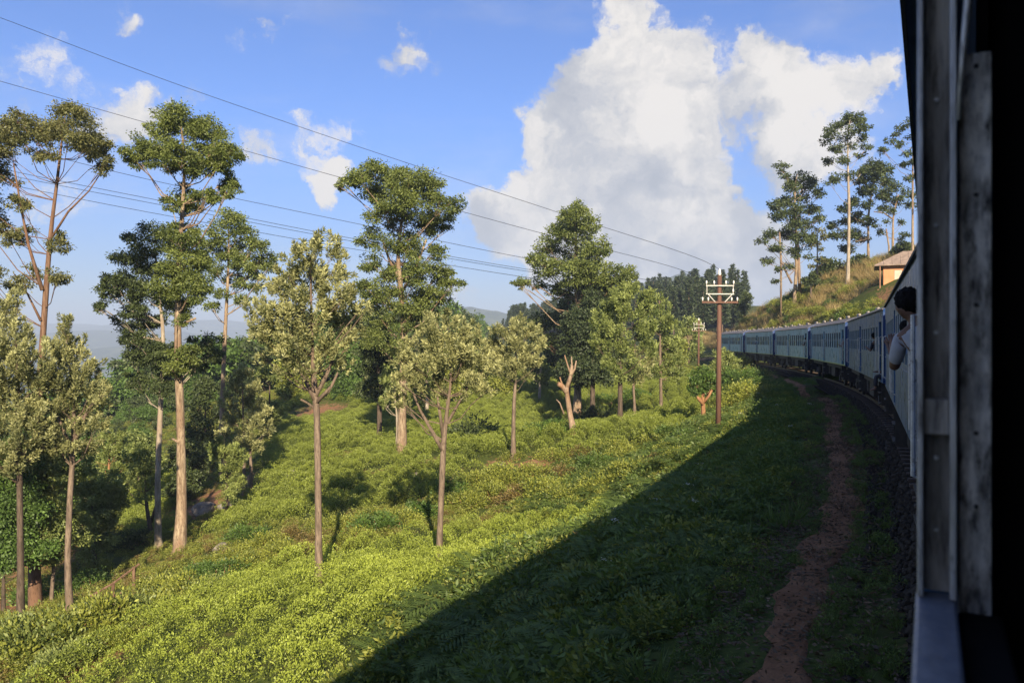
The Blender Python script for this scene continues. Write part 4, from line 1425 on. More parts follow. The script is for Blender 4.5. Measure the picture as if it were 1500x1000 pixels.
tree('dead_tree', 'dead lopped tree with broken bare limbs on the mid tea slope', 'tree', 53,
     [(840, 640, 12), (836, 610, 10), (831, 580, 9), (829, 568, 9)], [], bark='wood_grey', seed=23,
     extra=[[(830, 575, 8), (823, 565, 8), (818, 562, 7)], [(829, 572, 7), (836, 550, 6), (838, 535, 4)], [(836, 550, 5), (842, 540, 3), (844, 528, 2)], [(835, 545, 4), (830, 530, 2), (827, 520, 1.5)], [(838, 540, 3), (837, 522, 1.6)],
            [(824, 565, 3), (820, 552, 1.6)], [(826, 606, 3), (820, 590, 2), (815, 585, 1.5)]])
tree('pollard_tree', 'small round dark green tree with orange lopped trunk beside the telegraph pole', 'tree', 54,
     [(1031, 621, 9), (1031, 605, 9), (1030, 590, 8), (1029, 578, 5)],
     [(1029, 560, 15), (1018, 563, 12), (1040, 563, 12), (1025, 548, 11), (1036, 550, 11), (1015, 573, 9), (1045, 573, 8), (1030, 572, 12)], style='broad', leaf='leaf_broad', bark='bark_cut', cov=2.0, seed=24,
     extra=[[(1030, 592, 6), (1022, 582, 5), (1016, 573, 3)], [(1030, 590, 5), (1038, 580, 4), (1043, 571, 3)]])
G4 = 'background trees behind the tea slope'
bgs = [
    # px, base py, D, style, leaf, height px, width px, label
    (790, 590, 100, 'oak', 'leaf_oak_green', 115, 42, 'thin pale young oaklike tree left of the brown-barked evergreen'),
    (700, 592, 112, 'oak', 'leaf_oak_green', 100, 46, 'pale bushy tree between the forked oak and the lollipop oak, behind them'),
    (668, 600, 96, 'broad', 'leaf_scrub', 92, 42, 'soft green bushy tree behind the forked silver oak'),
    (505, 598, 100, 'broad', 'leaf_broad', 92, 66, 'fresh green rounded tree behind the stout silver oak'),
    (432, 600, 104, 'broad', 'leaf_scrub', 84, 56, 'mid green rounded tree left behind the stout silver oak'),
    (392, 640, 80, 'oak', 'leaf_oak_green', 100, 46, 'pale feathery tree between the slender twin oak and the stout oak'),
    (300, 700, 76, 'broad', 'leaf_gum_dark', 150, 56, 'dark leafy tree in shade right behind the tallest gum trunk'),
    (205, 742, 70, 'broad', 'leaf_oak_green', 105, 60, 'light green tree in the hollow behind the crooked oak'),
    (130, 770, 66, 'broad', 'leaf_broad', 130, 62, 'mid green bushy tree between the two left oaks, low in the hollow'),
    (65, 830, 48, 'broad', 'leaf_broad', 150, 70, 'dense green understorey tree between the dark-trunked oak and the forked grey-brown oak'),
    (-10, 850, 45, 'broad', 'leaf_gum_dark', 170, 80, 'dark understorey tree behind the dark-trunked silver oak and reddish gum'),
    (75, 850, 37, 'broad', 'leaf_oak_green', 190, 110, 'leafy young tree with low branches between dark-trunked and forked oaks'),
    (5, 880, 35, 'broad', 'leaf_broad', 210, 120, 'leafy young tree with dense low crown around the dark oak trunk'),
    (140, 840, 43, 'broad', 'leaf_oak_green', 150, 80, 'feathery young tree rising behind the wooden handrail'),
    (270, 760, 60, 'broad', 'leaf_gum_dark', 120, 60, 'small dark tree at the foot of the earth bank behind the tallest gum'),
    (330, 760, 50, 'oak', 'leaf_oak_green', 110, 50, 'feathery small tree in front of the orange earth bank'),
    (175, 640, 130, 'broad', 'leaf_gum_dark', 60, 50, 'distant dark tree on the valley edge beyond the crooked oak'),
    (1008, 540, 128, 'oak', 'leaf_oak_green', 70, 40, 'pale tree below the pine hill right of the pointed oak'),
    (985, 560, 118, 'broad', 'leaf_scrub', 62, 44, 'leafy bush tree under the pointed silver oak, behind it'),
    (1090, 470, 165, 'oak', 'leaf_gum_dark', 42, 20, 'little lone conifer on the slope left of the brown bank'),
    (1062, 575, 88, 'oak', 'leaf_oak_green', 62, 34, 'pale shrubby tree growing against the far end of the train'),
    (560, 610, 92, 'oak', 'leaf_oak', 96, 40, 'pale feathery tree just right of the rounded fresh green tree'),
    (625, 610, 88, 'oak', 'leaf_oak_green', 84, 36, 'pale green tree right of the middle gum trunk'),
    (735, 600, 104, 'broad', 'leaf_scrub', 70, 46, 'low rounded tree behind the lollipop silver oak'),
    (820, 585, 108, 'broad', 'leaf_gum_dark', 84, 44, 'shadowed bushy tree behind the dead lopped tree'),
]
for i, (px, py, D, stl, lf, hp_, wp_, lab) in enumerate(bgs):
    rs = random.Random(500 + i)
    k_ = D / F
    # stand the tree on the ground under that pixel column
    gx_, gy_, _ = P(px, py, D)
    gz_ = float(Hr(gx_, gy_)[0])
    py0 = HY - (gz_ - EYE) / D * F
    top_ = py - hp_
    cl = []
    span = max(20.0, py0 - top_)
    for j in range(16):
        t = rs.random()
        wv_ = math.sin(math.pi * (0.12 + 0.83 * t)) ** .7 * wp_ * .5
        cl.append((px + rs.uniform(-1, 1) * wv_ * .8, top_ + (hp_ * .74) * t + 6, wp_ * rs.uniform(.20, .30)))
    tree('background_tree', lab, 'tree', D, [(px, py0, 6.5 if D < 90 else 5), (px + rs.uniform(-2, 2), py0 - span * .35, 5 if D < 90 else 4), (px + rs.uniform(-4, 4), top_ + hp_ * .25, 2)], cl,
         style=stl, leaf=lf, bark=rs.choice(['bark_oak', 'bark_gum_pale', 'bark_dark']), cov=1.5, seed=100 + i, group=G4, limb_w=.1)

G3 = 'gum trees on the bank above the train'
tree('bank_gum_tree', 'double-trunked gum tree with ragged dark crown at the left end of the bank', 'tree', 116,
     [(1164, 436, 6), (1165, 400, 5.5), (1166, 350, 5), (1165, 310, 4), (1166, 270, 2.5), (1168, 255, 1.5)],
     [(1143, 247, 11), (1150, 258, 6), (1170, 262, 14), (1185, 270, 13), (1160, 275, 12), (1198, 282, 9), (1175, 288, 14), (1150, 295, 12), (1135, 300, 11), (1165, 308, 14), (1190, 305, 12), (1142, 318, 12), (1160, 328, 13), (1182, 328, 13), (1200, 320, 8),
      (1128, 342, 10), (1150, 345, 13), (1175, 350, 13), (1115, 352, 8), (1140, 362, 10), (1165, 370, 11), (1188, 350, 9), (1125, 382, 8), (1185, 375, 7), (1140, 395, 6), (1155, 390, 7), (1135, 412, 5)],
     leaf='leaf_gum_dark', bark='bark_gum', cov=1.6, seed=31, group=G3, flat=.6, limb_w=.14, extra=[[(1172, 436, 5), (1170, 390, 4.5), (1168, 340, 3)], [(1144, 462, 3), (1144, 380, 3), (1142, 340, 2)], [(1160, 415, 3), (1150, 395, 3), (1146, 385, 2)]])
tree('bank_gum_tree', 'tall gum tree with thin white trunk and flat tiered crown on the bank', 'tree', 110,
     [(1242, 410, 6), (1242, 360, 5.5), (1243, 300, 5), (1243, 250, 3.5), (1243, 200, 2), (1245, 175, 1)],
     [(1240, 175, 11), (1252, 172, 11), (1262, 178, 8), (1230, 182, 9), (1268, 188, 8), (1218, 196, 11), (1250, 192, 12), (1235, 202, 8), (1210, 208, 8), (1262, 204, 8), (1225, 218, 10), (1248, 215, 9), (1270, 217, 7), (1212, 236, 8), (1258, 228, 8), (1235, 235, 8), (1225, 260, 9), (1245, 258, 8), (1216, 268, 7), (1262, 250, 6)],
     leaf='leaf_gum_dark', bark='bark_gum_pale', cov=1.5, seed=32, group=G3, flat=.6, limb_w=.12)
tree('bank_gum_tree', 'dense dark gum tree with yellowish trunk right of the white-trunked gum', 'tree', 122,
     [(1272, 400, 4.5), (1272, 350, 4), (1273, 310, 3.5), (1280, 265, 2)],
     [(1280, 242, 12), (1268, 250, 11), (1293, 250, 12), (1262, 265, 9), (1283, 262, 13), (1300, 268, 9), (1275, 280, 11), (1292, 285, 10), (1260, 282, 9), (1250, 295, 9), (1268, 300, 10), (1240, 305, 9), (1255, 320, 11), (1272, 325, 9), (1235, 325, 9), (1248, 345, 12), (1225, 345, 9), (1262, 350, 10), (1238, 362, 10), (1218, 330, 8)],
     leaf='leaf_gum_dark', bark='bark_gum', cov=1.9, seed=33, group=G3, flat=.6, limb_w=.14)
tree('bank_gum_tree', 'airy gum tree with branching grey trunk above the orange house', 'tree', 118,
     [(1308, 395, 4.5), (1308, 350, 4), (1309, 315, 3), (1316, 285, 2)],
     [(1310, 275, 10), (1325, 282, 9), (1298, 290, 9), (1315, 295, 10), (1330, 300, 8), (1295, 305, 8), (1300, 325, 6), (1322, 325, 6), (1292, 340, 6), (1326, 345, 6), (1305, 310, 7), (1318, 350, 5), (1285, 330, 5)],
     leaf='leaf_gum_dark', bark='bark_gum', cov=1.3, seed=34, group=G3, flat=.6, limb_w=.12, extra=[[(1303, 395, 3), (1302, 360, 2.5), (1298, 335, 2)], [(1309, 322, 2.5), (1295, 312, 2), (1280, 310, 1.2)]])
tree('bank_gum_tree', 'tall narrow gum tree half hidden behind the window frame', 'tree', 108,
     [(1337, 400, 4.5), (1337, 340, 4), (1337, 270, 3), (1337, 210, 2), (1336, 178, 1)],
     [(1337, 178, 9), (1322, 186, 8), (1345, 188, 8), (1312, 198, 7), (1302, 207, 8), (1335, 200, 9), (1320, 212, 7), (1292, 222, 7), (1345, 215, 8), (1330, 225, 7), (1338, 240, 8), (1320, 242, 6), (1345, 258, 8), (1330, 262, 6), (1340, 285, 7), (1350, 300, 6), (1330, 300, 5)],
     leaf='leaf_gum_dark', bark='bark_gum', cov=1.5, seed=35, group=G3, flat=.6, limb_w=.1)
tree('bank_gum_tree', 'young slim gum tree between the double-trunked and white-trunked gums', 'tree', 118,
     [(1197, 424, 3), (1197, 390, 2.6), (1197, 360, 2), (1198, 340, 1)],
     [(1198, 338, 8), (1188, 345, 7), (1207, 348, 7), (1195, 356, 8), (1205, 365, 6), (1186, 362, 6), (1200, 378, 6), (1210, 382, 5), (1190, 390, 5)], leaf='leaf_gum_olive', bark='bark_gum', cov=1.2, seed=36, group=G3, flat=.6, limb_w=.08)
for i, (px, py, r, lab) in enumerate([(1215, 395, 18, 'dark bushy tree at the foot of the white-trunked bank gum'), (1258, 388, 17, 'dark rounded bush tree left of the orange house'), (1188, 410, 12, 'small dark bush tree below the slim young bank gum'),
                                      (1322, 365, 13, 'dark leafy tree rising behind the orange house roof')]):
    tree('bank_bush_tree', lab, 'tree', 120 - i * 3, [(px, py + r, 3), (px, py + r * .4, 2.4), (px + 1, py - r * .3, 1.2)],
         [(px, py, r * .7), (px - r * .6, py + r * .15, r * .55), (px + r * .6, py + r * .1, r * .55), (px - r * .2, py - r * .45, r * .5), (px + r * .35, py - r * .4, r * .45), (px, py + r * .5, r * .5)],
         style='broad', leaf='leaf_gum_dark', bark='bark_dark', cov=2.0, seed=60 + i, group=G3)


# ------------------------------------------------------------------ pine plantation on the hill behind
def pine_mesh(seed):
    rng = np.random.default_rng(seed)
    h = 17.0
    V, T = [], []
    z = 6.0
    while z < h:
        t = (z - 6.0) / (h - 6.0)
        r = 2.1 * (1 - t) ** .75 + .25
        nb = int(6 + 5 * (1 - t))
        for b in range(nb):
            a = rng.uniform(0, 2 * math.pi)
            rr = r * rng.uniform(.6, 1.1)
            n = int(10 + 12 * (1 - t))
            tt = rng.uniform(.2, 1.0, n)
            c = np.stack([np.cos(a) * rr * tt, np.sin(a) * rr * tt, z - .35 * rr * tt + .2 * tt ** 2], 1) + rng.normal(size=(n, 3)) * .16
            d = np.stack([np.full(n, np.cos(a)), np.full(n, np.sin(a)), np.full(n, -.25)], 1) + rng.normal(size=(n, 3)) * .55
            V.append(leaf_quads(c, d, rng.uniform(.5, 1.0, n), rng.uniform(.22, .40, n), rng))
            T.append(np.clip(rng.uniform(.1, .8, n) + rng.uniform(-.15, .15), 0, 1))
        z += .62
    crown = quad_mesh('pine_crown', np.concatenate(V), np.concatenate(T), 'leaf_pine')
    trunk = MB().tube([(0, 0, -.6), (0, 0, 5), (.1, 0, 11), (.05, .05, 16.2)], [.21, .17, .11, .03], 6).mesh('pine_trunk', True)
    trunk.materials.append(MATS['bark_oak'])
    return crown, trunk


PINES = [pine_mesh(70 + i) for i in range(4)]
rp_ = random.Random(99)
npine = 0
spots = []
tries = 0
while npine < 285 and tries < 6000:
    tries += 1
    t = rp_.random() ** 1.25
    D = 205 + 330 * t
    px = rp_.uniform(960, 1092) if D < 260 else rp_.uniform(735 if D > 400 else 850, 1075)
    x = (px - HX) / F * D
    if any((x - a) ** 2 + (D - b) ** 2 < (2.6 + D * .006) ** 2 for a, b in spots): continue
    if x > 92 and D < 300: continue
    spots.append((x, D))
    cr, tk = PINES[rp_.randrange(4)]
    s = rp_.uniform(.62, 1.08)
    root = empty('pine_tree', (x, D, H1(x, D) - .2), rp_.uniform(0, 6.28))
    root.scale = (s * rp_.uniform(.9, 1.1), s * rp_.uniform(.9, 1.1), s)
    tag(root, 'dark slender pine in the dense plantation on the hill behind the telegraph pole', 'tree', 'pine trees on the far hill')
    link('trunk', tk, root); link('crown', cr, root)
    npine += 1


# ------------------------------------------------------------------ woods too far off to count are scattered further down
# ------------------------------------------------------------------ telegraph poles
def telegraph_pole(label, px, py, D, top_py, arm_rot):
    x, y, _ = P(px, py, D)
    gz = float(Hr(x, y)[0])
    top = EYE + (HY - top_py) / F * D
    hgt = top - gz
    root = empty('telegraph_pole', (x, y, gz), arm_rot)
    root.rotation_euler = (0, R(0.5), arm_rot)
    tag(root, label, 'telegraph pole', 'telegraph poles beside the line')
    MB().tube([(0, 0, -.4), (0, 0, hgt * .5), (0, 0, hgt - .12)], [.135, .118, .098], 12).obj('post', 'rust_post', root, smooth=True)
    MB().tube([(0, 0, -.3), (0, 0, .10)], [.20, .19], 12).obj('footing', 'arm_white', root)
    MB().tube([(0, 0, hgt - .12), (0, 0, hgt - .05), (0, 0, hgt + .1), (0, 0, hgt + .22)], [.05, .08, .06, .02], 10).obj('top_insulator', 'porcelain', root, smooth=True)
    z1, z2, z3 = hgt - .62, hgt - 1.02, hgt - 1.42
    for z, hw in ((z1, .66), (z2, .66)):
        MB().box(-hw, hw, -.19, -.145, z - .025, z + .025).obj('crossarm', 'arm_white', root)
    b = MB()
    for sx in (-1, 1):
        b.tube([(sx * .62, -.17, z1), (sx * .62, -.17, z2)],   .020, 6)
        b.tube([(sx * .60, -.215, z2 + .02), (sx * .22, -.215, z3)], .024, 6)
    b.obj('brace', 'arm_white', root)
    MB().box(-.85, .85, -.23, -.15, z3 - .05, z3 + .05).obj('lower_crossarm', 'rust_post', root)
    for z, xs in ((z1, (-.64, -.28, .28, .64)), (z2, (.62,)), (z3, (-.82, -.55, .55, .82))):
        for xx in xs:
            MB().tube([(xx, -.17, z + .02), (xx, -.17, z + .09), (xx, -.17, z + .11), (xx, -.17, z + .22), (xx, -.17, z + .25)], [.018, .018, .042, .036, .012], 8).obj('insulator', 'porcelain', root, smooth=True)
    return root


telegraph_pole('rusty brown telegraph pole with white crossarms at the edge of the train shadow', 1052, 637, 38.6, 400, R(-6))
telegraph_pole('thin distant telegraph pole with crossarms beyond the rusty one', 1023, 560, 100, 468, R(-4))

# power cables over the valley
WIRES = [
    [(-260, -70, 44), (0, 26, 62), (300, 138, 92), (600, 240, 135), (820, 312, 185), (1035, 384, 270), (1085, 425, 300)],
    [(-260, 46, 44), (0, 119, 62), (250, 190, 86), (520, 266, 120), (780, 338, 175), (1000, 396, 280), (1060, 430, 310)],
    [(-260, 130, 48), (0, 208, 66), (240, 268, 90), (520, 327, 125), (780, 380, 180), (960, 412, 270)],
    [(-260, 185, 48), (0, 247, 66), (240, 295, 90), (520, 350, 125), (770, 394, 180), (940, 418, 270)],
    [(-260, 193, 49), (0, 254, 67), (240, 301, 91), (520, 354, 126), (770, 397, 181), (940, 421, 271)],
    [(-260, 215, 50), (0, 268, 68), (240, 315, 92), (520, 365, 127), (770, 406, 182), (930, 428, 272)],
]
wl_ = ['highest thin power cable crossing the sky over the trees', 'second highest power cable crossing the sky', 'third power cable down, passing the round gum crown', 'upper cable of the close pair crossing behind the gum trees',
       'lower cable of the close pair crossing behind the gum trees', 'lowest power cable crossing behind the gum trees']
for wpts, lab in zip(WIRES, wl_):
    pts = catmull([P(*p) for p in wpts], 3.0)
    o = MB().tube(pts, [max(.022, .00052 * p.y) * .62 for p in pts], 5).obj('power_cable', 'cable')
    tag(o, lab, 'cable', 'power cables over the valley')

# guy wire of a small post beside the line
gw_a = Vector(P(1122, 520, 70)); gw_b = track_pt(62, 4.6)
gzb = float(Hr(gw_b[0], gw_b[1])[0])

# ------------------------------------------------------------------ orange house on the bank
hx, hy, _ = P(1333, 428, 86)
hz = EYE + (HY - 428) / F * hy + .35
house = empty('small_house', (hx, hy, hz), R(-24))
tag(house, 'small orange house with brown hipped roof on the bank above the train', 'house')
hb_ = MB()
wall_side(hb_, -2.6, 4.2, -.10, .10, 0, 2.75, [(-1.55, -.75, 0, 2.1), (.35, 1.75, .95, 2.1)])
hb_.box(-2.6, -2.4, .101, 4.8, 0, 2.75); hb_.box(4.0, 4.2, .101, 4.8, 0, 2.75); hb_.box(-2.399, 3.999, 4.6, 4.8, 0, 2.75)
hb_.obj('wall', 'wall_orange', house)
MB().box(-3.2, 4.8, -.9, 5.2, -1.6, -.002).obj('plinth', 'plinth', house)
rf = MB()
for (a, b_, c, d, z0, z1, ins) in ((-3.5, 5.1, -.75, 5.6, 2.66, 4.35, 2.9),):
    v0 = len(rf.v)
    rf.v += [(a, c, z0), (b_, c, z0), (b_, d, z0), (a, d, z0), (a + ins, (c + d) / 2, z1), (b_ - ins, (c + d) / 2, z1),
             (a, c, z0 - .10), (b_, c, z0 - .10), (b_, d, z0 - .10), (a, d, z0 - .10)]
    for q in ((0, 1, 5, 4), (1, 2, 5), (2, 3, 4, 5), (3, 0, 4), (0, 6, 7, 1), (1, 7, 8, 2), (2, 8, 9, 3), (3, 9, 6, 0), (6, 9, 8, 7)): rf.f.append(tuple(v0 + i for i in q))
ro = rf.obj('roof', 'tile_roof', house)
for k in range(11):                                     # battens of the roof sheets on the front slope
    t = k / 10
    MB().tube([(-3.4 + 8.4 * t, -.76, 2.67), (-3.4 + 8.4 * t, -.75 + 3.17 * min(1, min(8.5 * t + .1, 8.5 * (1 - t) + .1) / 2.9), 2.67 + 1.68 * min(1, min(8.5 * t + .1, 8.5 * (1 - t) + .1) / 2.9))], .035, 5).obj('roof_rib', 'tile_roof', ro)
dd_ = MB().box(-1.52, -.78, -.06, 0, .01, 2.08).obj('door', 'door_cream', house)
MB().box(-.92, -.88, -.09, -.062, .95, 1.1).obj('handle', 'steel_dark', dd_)
wn = MB()
wn.box(.36, 1.74, -.08, .02, .96, 1.02); wn.box(.36, 1.74, -.08, .02, 2.03, 2.09); wn.box(.36, .42, -.08, .02, 1.021, 2.029); wn.box(1.68, 1.74, -.08, .02, 1.021, 2.029); wn.box(1.02, 1.08, -.08, .02, 1.021, 2.029)
wo = wn.obj('window', 'steel_dark', house)
for a in (.43, 1.09): MB().box(a, a + .58, -.03, -.02, 1.025, 2.025).obj('pane', 'glass', wo)
for x_ in (-2.95, 4.5):
    MB().tube([(x_, -.6, -.01), (x_, -.6, 2.6)], .06, 8).obj('veranda_post', 'plinth', house)

# far houses in the valley haze
for i, (px, py, D) in enumerate([(140, 512, 0), (152, 515, 0), (160, 518, 0), (170, 516, 0), (178, 518, 0), (148, 520, 0), (188, 515, 0), (132, 517, 0)]):
    D = 1250 + 60 * (i % 3) + 20 * i
    x = (px - HX) / F * D
    z = H1(x, D)
    r_ = empty('valley_house', (x, D, z), R(20 * i))
    tag(r_, 'tiny white house far down in the hazy valley', 'house', 'tiny houses in the valley')
    MB().box(-5, 5, -4, 4, -3, 5).obj('wall', 'house_white', r_)
    rr = MB().prism([(-4.6, 5.0), (4.6, 5.0), (0, 7.6)], -5.6, 5.6).obj('roof', 'tile_roof', r_)


# ------------------------------------------------------------------ rocks and the wooden railing
def rock_mesh(seed):
    bm = bmesh.new()
    bmesh.ops.create_icosphere(bm, subdivisions=3, radius=1.0)
    rs = random.Random(seed)
    pl = [(Vector((rs.gauss(0, 1), rs.gauss(0, 1), rs.gauss(0, 1))).normalized(), rs.uniform(.62, .9)) for _ in range(14)]
    for v in bm.verts:
        for n, d in pl:
            k = v.co.dot(n)
            if k > d: v.co -= n * (k - d)
        v.co *= 1 + rs.uniform(-.025, .025)
    me_ = bpy.data.meshes.new('rock'); bm.to_mesh(me_); bm.free()
    me_.materials.append(MATS['rock'])
    return me_


for i, (px, py, r, lab) in enumerate([
        (325, 798, 14, 'rounded grey boulder beside the tallest gum trunk'), (174, 764, 10, 'grey boulder in the hollow left of the crooked oak'), (426, 690, 13, 'flat grey boulder at the edge of the mid tea left of the stout oak'),
        (300, 738, 20, 'large grey rock set in the orange earth bank'), (330, 735, 15, 'grey rock in the earth bank next to the slender twin oak'), (735, 678, 9, 'pale stone at the foot of the lollipop oak'),
        (373, 862, 8, 'small pale stone at the upper edge of the front tea'), (285, 905, 9, 'brown stone on the worn margin of the front tea'), (866, 578, 8, 'pale flat rock in the tea behind the dead tree'),
        (610, 690, 8, 'low brown stone in the mid tea below the middle gum'), (390, 672, 7, 'small white-grey stone in the shade left of the stout oak'), (75, 985, 8, 'red-brown stone on the bare earth below the left bushes')]):
    h_ = hit(px, py + r * .6)
    if not h_: continue
    x, y, z = h_
    s = r * y / F
    o = link('boulder', rock_mesh(i), None)
    o.location = (x, y, float(Hr(x, y)[0]) + s * .15)
    o.scale = (s, s * .8, s * .72); o.rotation_euler = (0, 0, i * 1.3)
    tag(o, lab, 'boulder')

wx, wy, wz = hit(165, 893)
rl = empty('wooden_railing', (wx, wy, float(Hr(wx, wy)[0])), R(32))
tag(rl, 'short rough wooden handrail on posts at the shady path by the left bushes', 'railing')
MB().tube([(0, 0, -.3), (.02, 0, .9)], [.07, .06], 7).obj('post', 'bark_gum_red', rl)
MB().tube([(.75, .3, -.3), (.75, .3, 1.35)], [.07, .06], 7).obj('post', 'bark_gum_red', rl)
MB().tube([(-.75, -.2, .62), (0, .02, .9), (.95, .35, 1.42)], [.045, .045, .04], 6).obj('top_rail', 'bark_gum_red', rl)
MB().tube([(-.7, -.15, .2), (.3, .1, .5)], [.045, .04], 6).obj('lower_rail', 'bark_gum_red', rl)


# ------------------------------------------------------------------ shrubs
def shrub_mesh(seed, leaf, L=.105, n=3000):
    rng = np.random.default_rng(seed)
    nb = 26
    dirs = unit(rng.normal(size=(nb, 3)) * np.array([1, 1, .8]) + np.array([0, 0, .35]))
    dirs[:, 2] = np.abs(dirs[:, 2])
    cen = dirs * rng.uniform(.55, .95, nb)[:, None] * np.array([1, 1, .85])
    V, T = [], []
    st = rng.uniform(-.25, .25, nb)
    for k in range(nb):
        m_ = n // nb
        o = rng.normal(size=(m_, 3)) * rng.uniform(.10, .20)
        d = unit(o) + dirs[k] * .5 + np.array([0, 0, .25]) + rng.normal(size=(m_, 3)) * .3
        V.append(leaf_quads(cen[k] + o, d, L * rng.uniform(.6, 1.3, m_), L * .45 * rng.uniform(.7, 1.3, m_), rng))
        T.append(np.clip(rng.uniform(.1, .85, m_) + st[k], 0, 1))
    fo = quad_mesh('shrub_foliage', np.concatenate(V), np.concatenate(T), leaf)
    mb = MB()
    rs = random.Random(seed)
    for k in range(0, nb, 2):
        c = Vector(cen[k])
        mb.tube([(0, 0, -.15), tuple(c * .5 + Vector((0, 0, -.05))), tuple(c)], [.028, .018, .006], 4, cap=False)
    sm = mb.mesh('shrub_stem', True); sm.materials.append(MATS['bark_cut'])
    return fo, sm


SHR = {('leaf_scrub', i): shrub_mesh(200 + i, 'leaf_scrub') for i in range(4)}
SHR.update({('leaf_fernshrub', i): shrub_mesh(250 + i, 'leaf_fernshrub', .085, 3600) for i in range(3)})
SHR.update({('leaf_rust', i): shrub_mesh(240 + i, 'leaf_rust') for i in range(2)})
SHR.update({('leaf_oak_green', i): shrub_mesh(210 + i, 'leaf_oak_green', .11) for i in range(2)})
SHR.update({('leaf_broad', i): shrub_mesh(220 + i, 'leaf_broad', .12) for i in range(3)})
SHR.update({('leaf_gum_dark', i): shrub_mesh(230 + i, 'leaf_gum_dark', .12) for i in range(2)})


GBK_NAME = 'shrubs covering the bank above the train'


def shrub(px, py, r, leaf, label, group, i, squash=.8):
    h_ = hit(px, py)
    if not h_: return
    x, y, z = h_
    s = r * y / F * (1.55 if group != GBK_NAME else 1.15)
    keys = [k for k in SHR if k[0] == leaf]
    fo, sm = SHR[keys[i % len(keys)]]
    root = empty('shrub', (x, y, float(Hr(x, y)[0]) - .05), i * 2.4)
    root.scale = (s, s * random.uniform(.85, 1.1), s * squash * random.uniform(.9, 1.15))
    tag(root, label, 'shrub', group)
    link('foliage', fo, root); link('stem', sm, root)


GB = 'wild shrubs between the tea terraces'
i = 0
for px, py, r in [(330, 855, 26), (370, 840, 28), (410, 825, 26), (440, 812, 22), (515, 800, 24), (550, 785, 26), (585, 770, 24), (540, 760, 20), (500, 775, 20), (470, 790, 18), (610, 760, 22), (390, 800, 22), (350, 815, 20),
                  (680, 745, 24), (720, 735, 26), (760, 735, 28), (800, 730, 26), (840, 735, 28), (880, 720, 26), (910, 705, 26), (870, 690, 22), (820, 700, 24), (780, 705, 22), (740, 710, 22), (700, 715, 20), (660, 730, 20),
                  (940, 700, 24), (960, 685, 24), (920, 675, 20), (985, 665, 22), (1010, 650, 20), (955, 655, 18), (900, 665, 18), (850, 670, 18), (1005, 680, 22), (985, 640, 16), (810, 675, 16), (640, 745, 18), (585, 735, 16), (430, 785, 18), (300, 850, 20)]:
    if i % 6 == 3:
        shrub(px, py, r * .8, 'leaf_rust', 'brownish shrub in the wild strip above the front tea', GB, i)
    elif i % 5 == 0:
        shrub(px, py, r, 'leaf_broad', 'deep green shrub in the wild strip above the front tea', GB, i)
    else:
        shrub(px, py, r, 'leaf_scrub', 'yellow-green shrub in the wild strip above the front tea', GB, i)
    i += 1
for px, py, r, lab in [(105, 945, 46, None), (60, 960, 44, None), (150, 930, 40, None), (20, 980, 44, None), (200, 915, 36, None), (245, 905, 36, None), (280, 880, 32, None), (100, 985, 34, None), (180, 950, 26, None), (230, 880, 28, None), (310, 875, 24, None)]:
    shrub(px, py, r, 'leaf_scrub' if i % 3 else 'leaf_oak_green', 'big pale green bush on the bare earth margin below the left oaks', 'big bushes below the left oaks', i, .95); i += 1
for px, py, r, lf, lab in [(700, 648, 30, 'leaf_gum_dark', 'very dark round shrub in shadow left of the lollipop oak'), (640, 650, 12, 'leaf_broad', 'small green shrub at the foot of the forked oak, on the tea behind it'),
                           (805, 640, 22, 'leaf_broad', 'green shrub in front of the dead lopped tree'), (870, 620, 24, 'leaf_gum_dark', 'dark shrub right behind the dead lopped tree'),
                           (365, 790, 22, 'leaf_broad', 'dark green leafy shrub with orange stems near the grey boulder'), (1080, 540, 20, 'leaf_scrub', 'pale shrub beside the line near the far carriages'),
                           (1060, 555, 22, 'leaf_oak_green', 'silvery shrub hiding the wheels of the far carriages'), (1085, 565, 24, 'leaf_broad', 'dark rounded bush at the lineside right of the telegraph pole'),
                           (1100, 585, 26, 'leaf_scrub', 'yellow-green bush at the sunlit edge of the train shadow'), (1105, 555, 18, 'leaf_scrub', 'low yellowish bush close to the rails of the far carriages'),
                           (1075, 600, 20, 'leaf_scrub', 'small bright bush between telegraph pole and train shadow'), (1120, 570, 16, 'leaf_broad', 'small dark bush at the foot of the pale teal carriages'),
                           (150, 800, 26, 'leaf_gum_dark', 'dark shrub in the hollow behind the wooden handrail'), (200, 800, 22, 'leaf_gum_dark', 'black-green shrub beside the pale grey gum trunk'),
                           (135, 860, 24, 'leaf_broad', 'green shrub at the foot of the grey forked oak'), (60, 880, 26, 'leaf_broad', 'green shrub between the two left oak trunks'),
                           (885, 590, 14, 'leaf_broad', 'small bush beside the orange earth patch on the mid tea'), (935, 590, 16, 'leaf_broad', 'shadowed bush between the thin pale oak trunks')]:
    shrub(px, py, r, lf, lab, None, i); i += 1
for px, py, r in [(900, 900, 34), (800, 950, 40), (980, 860, 30), (1010, 800, 28), (940, 810, 28), (1060, 740, 24), (1090, 690, 22), (1120, 640, 20), (1020, 730, 22), (700, 960, 36), (1000, 920, 34), (880, 850, 26), (1140, 600, 16),
                  (960, 760, 24), (1060, 810, 26), (760, 890, 26), (860, 970, 36), (1080, 640, 18)]:
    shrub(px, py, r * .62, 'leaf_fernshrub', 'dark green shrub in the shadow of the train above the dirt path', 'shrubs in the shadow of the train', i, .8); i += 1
GBK = 'shrubs covering the bank above the train'
rb = random.Random(5)
bank = []
